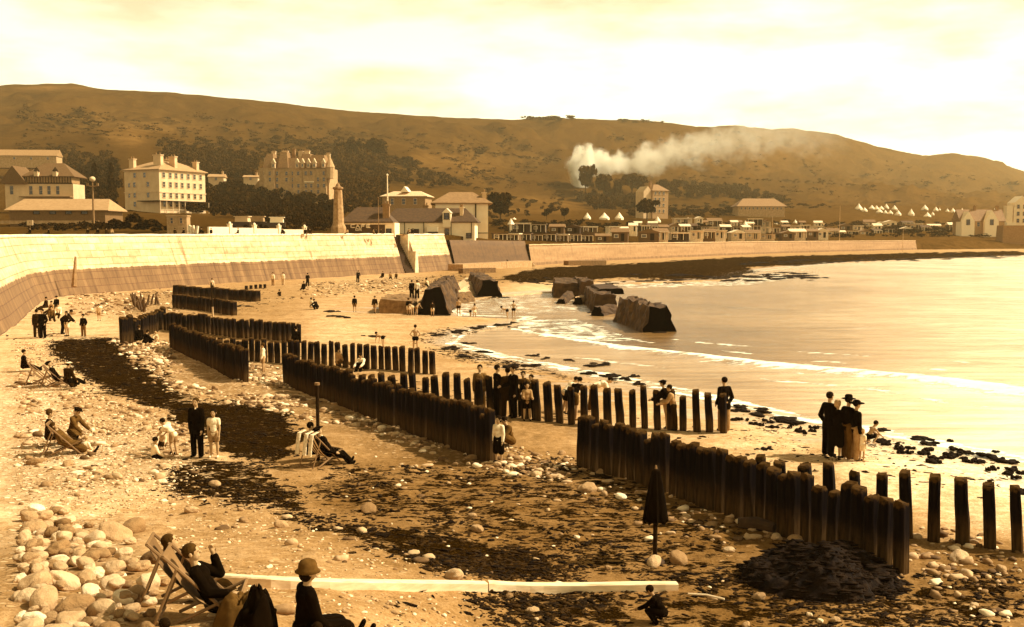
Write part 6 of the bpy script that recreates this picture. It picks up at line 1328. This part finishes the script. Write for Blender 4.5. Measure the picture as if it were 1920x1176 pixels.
# reclining group, left
A = G(125, 850); deckchair(0, 0, -78, 'low deckchair carrying the reclining woman in brown', CAN, loc=A)
pp(0, 0, 1.64, -80, 'chairflat', 'woman in brown dress stretched in a deckchair with dark shoes crossed', 'brown', 'brown', 'skirt', None, 'brown', 'bob', loc=A + Vector((.08, 0, 0)), seatz=.30)
pp(92, 838, 1.66, -60, 'sit', 'man in dark jacket sitting behind the reclining woman', 'dark', 'dark', hair='brown', dz=.1); pp(136, 830, 1.6, -100, 'kneel', 'boy in round dark hat kneeling beside the reclining woman', 'brown', 'brown', 'shorts', 'cap', 'dark', sleeves=True)
pp(160, 850, .95, -8, 'lsit', 'fair haired toddler in white seen from behind, by the reclining woman', 'white', 'white', 'shorts', None, 'fair')
pp(288, 857, 1.15, -50, 'lsit', 'dark haired child in white shirt sitting on the shingle', 'white', 'black', 'shorts'); pp(326, 852, 1.22, 70, 'stoop', 'boy in bright white shirt stooping over the sitting child', 'white', 'tan', 'shorts', bare=False, sleeves=False, socks='tan'); pp(305, 842, 1.0, 190, 'kneel', 'crouching child between the sitting child and the stooping boy', 'pale', 'dark', 'shorts', None, 'brown')
pp(370, 855, 1.72, 172, 'relax', 'man in long dark suit walking towards us on the black weed', 'black', 'black', hair='brown', coat=.35, hat=None); pp(402, 856, 1.38, 182, 'stand', 'girl in white top and bobbed dark hair beside the dark suited man', 'white', 'tan', 'shorts', None, 'dark', 'bob', sleeves=False, socks='white')
# umbrella deckchair
A = G(606, 876); deckchair(0, 0, -38, 'boldly striped black and white deckchair draped with towels, seen from behind', CL['white'], loc=A, stripes=True)
tw = MB(); 
for sx in (-.28, .02, .24):
    for i in range(8):
        a0, a1 = i / 8, (i + 1) / 8; f_ = lambda a: (-.56 - .14 * a ** .6 + (.16 if a == 0 else 0), 1.02 - .62 * a ** 1.2)
        (y0, z0), (y1, z1) = f_(a0), f_(a1); tw.add([(sx - .06, y0, z0), (sx + .06, y0 + .01, z0), (sx + .07, y1, z1), (sx - .07, y1, z1), (sx - .06, y0 + .02, z0), (sx + .06, y0 + .03, z0), (sx + .07, y1 + .02, z1), (sx - .07, y1 + .02, z1)], [(0, 1, 2, 3), (4, 7, 6, 5), (0, 3, 7, 4), (1, 5, 6, 2)])
tag(tw.build('towel', CL['white'], None, True, loc=A, rz=R(-38)), 'white towel strips hanging over the back of the striped deckchair', 'towel')
pp(0, 0, 1.7, -62, 'chair', 'person in black lying back in the striped deckchair, legs out to the right', 'black', 'black', loc=A + Vector((.16, .1, 0)), seatz=.36, hat='cap')
pp(0, 0, 1.66, -62, 'sit', 'dark clad companion seated beyond the striped deckchair', 'black', 'black', loc=G(580, 868), hat=None)
# seated pair by groyne end
pp(935, 872, 1.28, 150, 'stand', 'woman in white blouse and black skirt at the end of the long dense groyne', 'white', 'black', 'skirt', None, 'dark', 'bob'); pp(958, 838, 1.64, 120, 'kneesup', 'person in brown sitting hunched behind the woman in white blouse', 'brown', 'brown', 'skirt', None, 'dark')
# people behind the open row
for a in ((900, 776, 1.74, 180, 'stand', 'tall man in grey jacket facing us behind the open post row', 'grey', 'brown'), (932, 782, 1.8, -70, 'fold', 'man in dark suit and white collar talking behind the open post row', 'black', 'black'), (952, 784, 1.72, 20, 'relax', 'figure half hidden between the dark suited man and the woman in a dark coat', 'dark', 'dark'),
          (963, 786, 1.8, 120, 'chat', 'person in long dark coat facing the dark suited man', 'black', 'black'), (981, 782, 1.6, 170, 'hips', 'short haired person in brown jersey right of the dark coated group', 'brown', 'dark'), (996, 786, 1.55, 150, 'chat', 'child with dark hair in shadowed jersey right of the group', 'brown', 'black')):
    pp(*a, coat=.5 if 'coat' in a[5] else 0)
pp(988, 790, 1.3, 190, 'fold', 'smaller child in front of the brown jersey pair, behind two posts', 'tan', 'black', 'shorts'); pp(1075, 785, 1.66, -30, 'stoop', 'person in dark jersey bending with back to us behind the open row', 'black', 'brown', 'shorts', socks='brown'); pp(1060, 775, 1.5, -60, 'stoop', 'figure with a white towel on the shoulders beside the dark jersey bather', 'white', 'black', 'shorts')
pp(1112, 770, 1.68, -80, 'bend', 'man in white shirt bent right over behind the open row', 'white', 'brown', 'trousers'); pp(1250, 803, 1.62, 60, 'lean', 'boy in flat cap leaning between posts near the right of the open row', 'black', 'tan', 'trousers', 'cap'); pp(1262, 806, 1.5, 80, 'lean', 'second boy standing close behind the boy in flat cap', 'tan', 'dark', 'trousers')
pp(1357, 808, 1.76, 20, 'pocket', 'man in black coat seen from behind at the right end post', 'black', 'tan', 'trousers', None, 'dark', coat=.3)
# right hand group
GR = 'four standing figures on the open sand at the right'
pp(1553, 853, 1.86, -60, 'pocket', 'tallest dark suited man, leftmost of the four standing figures', 'black', 'black', group=GR); pp(1568, 856, 1.68, -50, 'fold', 'fair haired woman in dark coat, second of the four standing figures', 'black', 'black', 'skirt', None, 'fair', 'bob', coat=.6, group=GR)
pp(1588, 858, 1.8, -70, 'pocket', 'man in black fedora and dark jacket, third of the four', 'black', 'brown', hat='fedora', group=GR); pp(1603, 861, 1.7, -80, 'stand', 'person in drooping dark hat, rightmost of the four standing figures', 'black', 'tan', hat='sunhat', group=GR)
pp(1616, 864, .92, -60, 'stand', 'very pale small child at the right hand of the group of four', 'white', 'white', 'shorts', None, 'fair', sleeves=False, socks='tan'); pp(1628, 824, 1.15, -70, 'crouch', 'dark haired child squatting among weed clumps right of the group of four', 'tan', 'black', 'shorts', bare=True, skin=SK)
# far left by the wall
for a in ((70, 634, 1.72, 30, 'relax', 'figure in dull brown coat at the far left, behind a dark suited man', 'dark', 'dark'), (81, 635, 1.76, 170, 'pocket', 'man in black suit standing at the far left near the wall', 'black', 'black'), (118, 628, 1.75, -70, 'stoop', 'man in black jacket leaning with white towel beside', 'black', 'black'),
          (126, 632, 1.55, 150, 'hips', 'woman in dark bolero and white shorts beside the leaning man', 'dark', 'white'), (157, 632, 1.35, 175, 'pocket', 'boy in short black coat alone on the weed edge', 'black', 'grey'), (186, 602, 1.2, 180, 'stand', 'pale clothed child alone on the bright shingle below the wall', 'pale', 'tan')):
    pp(*a, kind='shorts' if 'shorts' in a[5] or 'child' in a[5] else 'trousers')
for i, (x, y, t, l) in enumerate(((88, 585, 'dark', 'dark clothed sitter highest on the shingle against the wall foot'), (98, 592, 'tan', 'tan clothed sitter in the group at the wall foot'), (107, 580, 'black', 'black hatted sitter at the back of the wall foot group'), (110, 600, 'white', 'white shirted sitter nearest the wall foot walkers'), (97, 606, 'brown', 'brown clothed sitter lowest in the wall foot group'))):
    pp(x, y, 1.6, 140 + i * 17, 'sit', l, t, 'dark', dz=.15, hat='cap' if 'hatted' in l else None)
pp(44, 697, 1.6, -60, 'sit', 'dark seated figure cut by the left edge', 'black', 'black')
A = G(78, 722); deckchair(0, 0, -70, 'empty looking pale framed deckchair at the left, beside two sitters', CAN, loc=A); A = G(106, 726); deckchair(0, 0, -65, 'deckchair under the sitter in dark cap at the left', CAN, loc=A)
pp(0, 0, 1.68, -68, 'chair', 'dark clothed sitter reclining in the left deckchair pair', 'black', 'dark', loc=A + Vector((.05, 0, 0)), seatz=.38, hat='cap'); pp(128, 732, 1.6, -20, 'sit', 'sitter in brown with white cap beside the left deckchairs', 'dark', 'black', hat='cap', hatc='white', dz=.15)
# by the stub groyne
pp(262, 643, 1.62, 30, 'sit', 'woman in black sitting against the stub groyne', 'black', 'black', 'skirt', None, 'brown'); pp(271, 646, 1.5, -40, 'kneesup', 'second dark clothed sitter with white towel below the stub groyne', 'black', 'black'); pp(292, 642, 1.05, 200, 'kneel', 'pale child kneeling on stones right of the stub groyne sitters', 'pale', 'tan', 'shorts', None, 'fair')
pp(494, 697, 1.35, 100, 'relax', 'child in white shirt standing on stones by the straight far row', 'white', 'tan', 'shorts', None, 'brown', socks='tan')
pp(634, 689, 1.5, -40, 'sit', 'pale shirted sitter behind the long dense groyne', 'tan', 'brown'); pp(680, 694, 1.5, 160, 'kneesup', 'sitter in white shirt and black trousers behind the long dense groyne', 'white', 'black'); pp(556, 668, 1.6, 10, 'relax', 'person in dark jacket with pale scarf behind the left end of the long groyne', 'black', 'dark')
pp(718, 652, 1.2, 60, 'bend', 'bather bending beyond the right part of the rear post row', 'pale', 'black', 'trunks', bare=True); pp(779, 660, 1.5, 0, 'hips', 'bather with hands on hips beyond the rear post row', 'pale', 'black', 'trunks', bare=True)
# mid beach figures
for a in ((583, 581, 1.5, -40, 'sit', 'woman in white sitting on the sand beside a man in black', 'white', 'white', 'skirt'), (595, 582, 1.45, 60, 'crouch', 'man in black crouching beside the woman in white', 'black', 'black', 'trousers'), (665, 586, 1.3, 10, 'stand', 'child in dark jersey standing left of the brown slab', 'black', 'grey', 'shorts'), (703, 588, 1.4, 170, 'walk', 'boy in dark coat striding just left of the brown slab', 'dark', 'tan', 'shorts'),
          (766, 590, 1.35, 0, 'stand', 'child in dark top at the left of the wedge block', 'black', 'white', 'shorts'), (773, 591, 1.35, 30, 'bend', 'pale bather bending at the foot of the wedge block', 'pale', 'pale', 'trunks'), (781, 590, 1.25, -40, 'stoop', 'tan bather stooping against the wedge block', 'tan', 'tan', 'trunks'), (811, 592, 1.2, 10, 'stand', 'child standing before the black face of the wedge block', 'dark', 'pale', 'shorts'),
          (860, 591, 1.5, 0, 'stand', 'bather in dark costume paddling right of the wedge block', 'black', 'dark', 'trunks'), (882, 590, 1.2, -60, 'stoop', 'left of two paddling children in dark shorts', 'pale', 'black', 'trunks'), (890, 591, 1.25, 30, 'hips', 'right of two paddling children in pale costume', 'pale', 'white', 'trunks'),
          (951, 591, 1.35, 60, 'bend', 'paddling boy bending forward farthest out', 'pale', 'black', 'trunks'), (963, 590, 1.4, 0, 'hips', 'paddling boy in black trunks standing farthest out', 'pale', 'black', 'trunks'),
          (671, 529, 1.7, 0, 'stoop', 'dark couple figure bending by the wall foot', 'black', 'black', 'trousers'), (718, 522, 1.5, 160, 'sit', 'left sitter of three by the wall foot', 'dark', 'dark', 'trousers'), (732, 523, 1.5, 190, 'sit', 'middle sitter of three by the wall foot, pale shirt', 'tan', 'dark', 'trousers'), (743, 522, 1.4, 180, 'sit', 'right sitter of three by the wall foot', 'brown', 'dark', 'trousers'),
          (570, 545, 1.6, 30, 'sit', 'seated dark figure at the wall foot under the bright wall', 'black', 'black', 'trousers'), (577, 538, 1.6, 10, 'lean', 'dark figure leaning towards the wall foot', 'black', 'black', 'trousers'), (512, 536, 1.6, 170, 'stand', 'pale dressed walker left of a pair near the wall', 'white', 'tan', 'trousers'), (531, 535, 1.6, 180, 'relax', 'white dressed walker right of a pair near the wall', 'white', 'pale', 'trousers'),
          (525, 556, 1.2, 30, 'kneesup', 'small dark child on stones right of the farthest groyne', 'dark', 'dark', 'shorts'), (1000, 505, 1.5, 0, 'bend', 'pale figure stooping on rocks below the sea wall corner', 'pale', 'pale', 'trunks'), (398, 548, 1.5, 0, 'stand', 'dark headed figure beside the tall thin pole', 'white', 'dark', 'shorts')):
    pp(*a[:8], kind=a[8], bare=(a[8] == 'trunks'), hair=('brown', 'dark')[a[0] % 2])
for x, y, lab, z in ((771, 575, 'dark figure standing on top of the sloping slab', 1.15), (781, 576, 'white shirted figure standing on the slab beside the dark one', 1.15)):
    v = P(x, 585); v.z = z * .9; v.y += .6; pp(0, 0, 1.5, 10, 'stand', lab, 'white' if 'white' in lab else 'black', 'black', loc=v)
v = P(800, 588); v.z = 2.0; v.y += 1.6; pp(0, 0, 1.3, 60, 'kneesup', 'child in pale shirt squatting on top of the wedge block', 'pale', 'black', 'shorts', loc=v)
# people along the promenade
for i, x in enumerate((57, 92, 165, 184, 199, 210, 328, 345, 375, 396, 447, 528, 573, 581, 652, 700, 706, 714, 768, 775)):
    dd = float(np.interp(x, [36, 90, 400, 600, 780], [112, 116, 131, 147, 163])); v = PD(x, 440, dd); v.z = 6.16
    big = x in (375, 528, 573, 768, 775)
    pp(0, 0, 1.6 if big else 1.25, random.uniform(0, 360), 'kneesup' if big else 'sit', 'small figure %s on the sea wall %s' % ('huddled' if big else 'sitting', {0: 'at the far left', 1: 'below the white hotel', 2: 'near the kiosk', 3: 'by the parapet panels', 4: 'near the cafe', 5: 'at the stair head'}[0 if x < 100 else 1 if x < 300 else 2 if x < 400 else 3 if x < 600 else 4 if x < 750 else 5]),
       random.choice(['black', 'dark', 'black', 'tan']), 'dark', loc=v, group='small figures along the sea wall top')
# freeze figures into single meshes
bpy.context.view_layer.update(); dg = bpy.context.evaluated_depsgraph_get()
new = [(o, bpy.data.meshes.new_from_object(o.evaluated_get(dg))) for o in FIG]
for o, me in new:
    if len(me.vertices): o.modifiers.clear(); me.name = o.name; me.polygons.foreach_set('use_smooth', [True] * len(me.polygons)); o.data = me
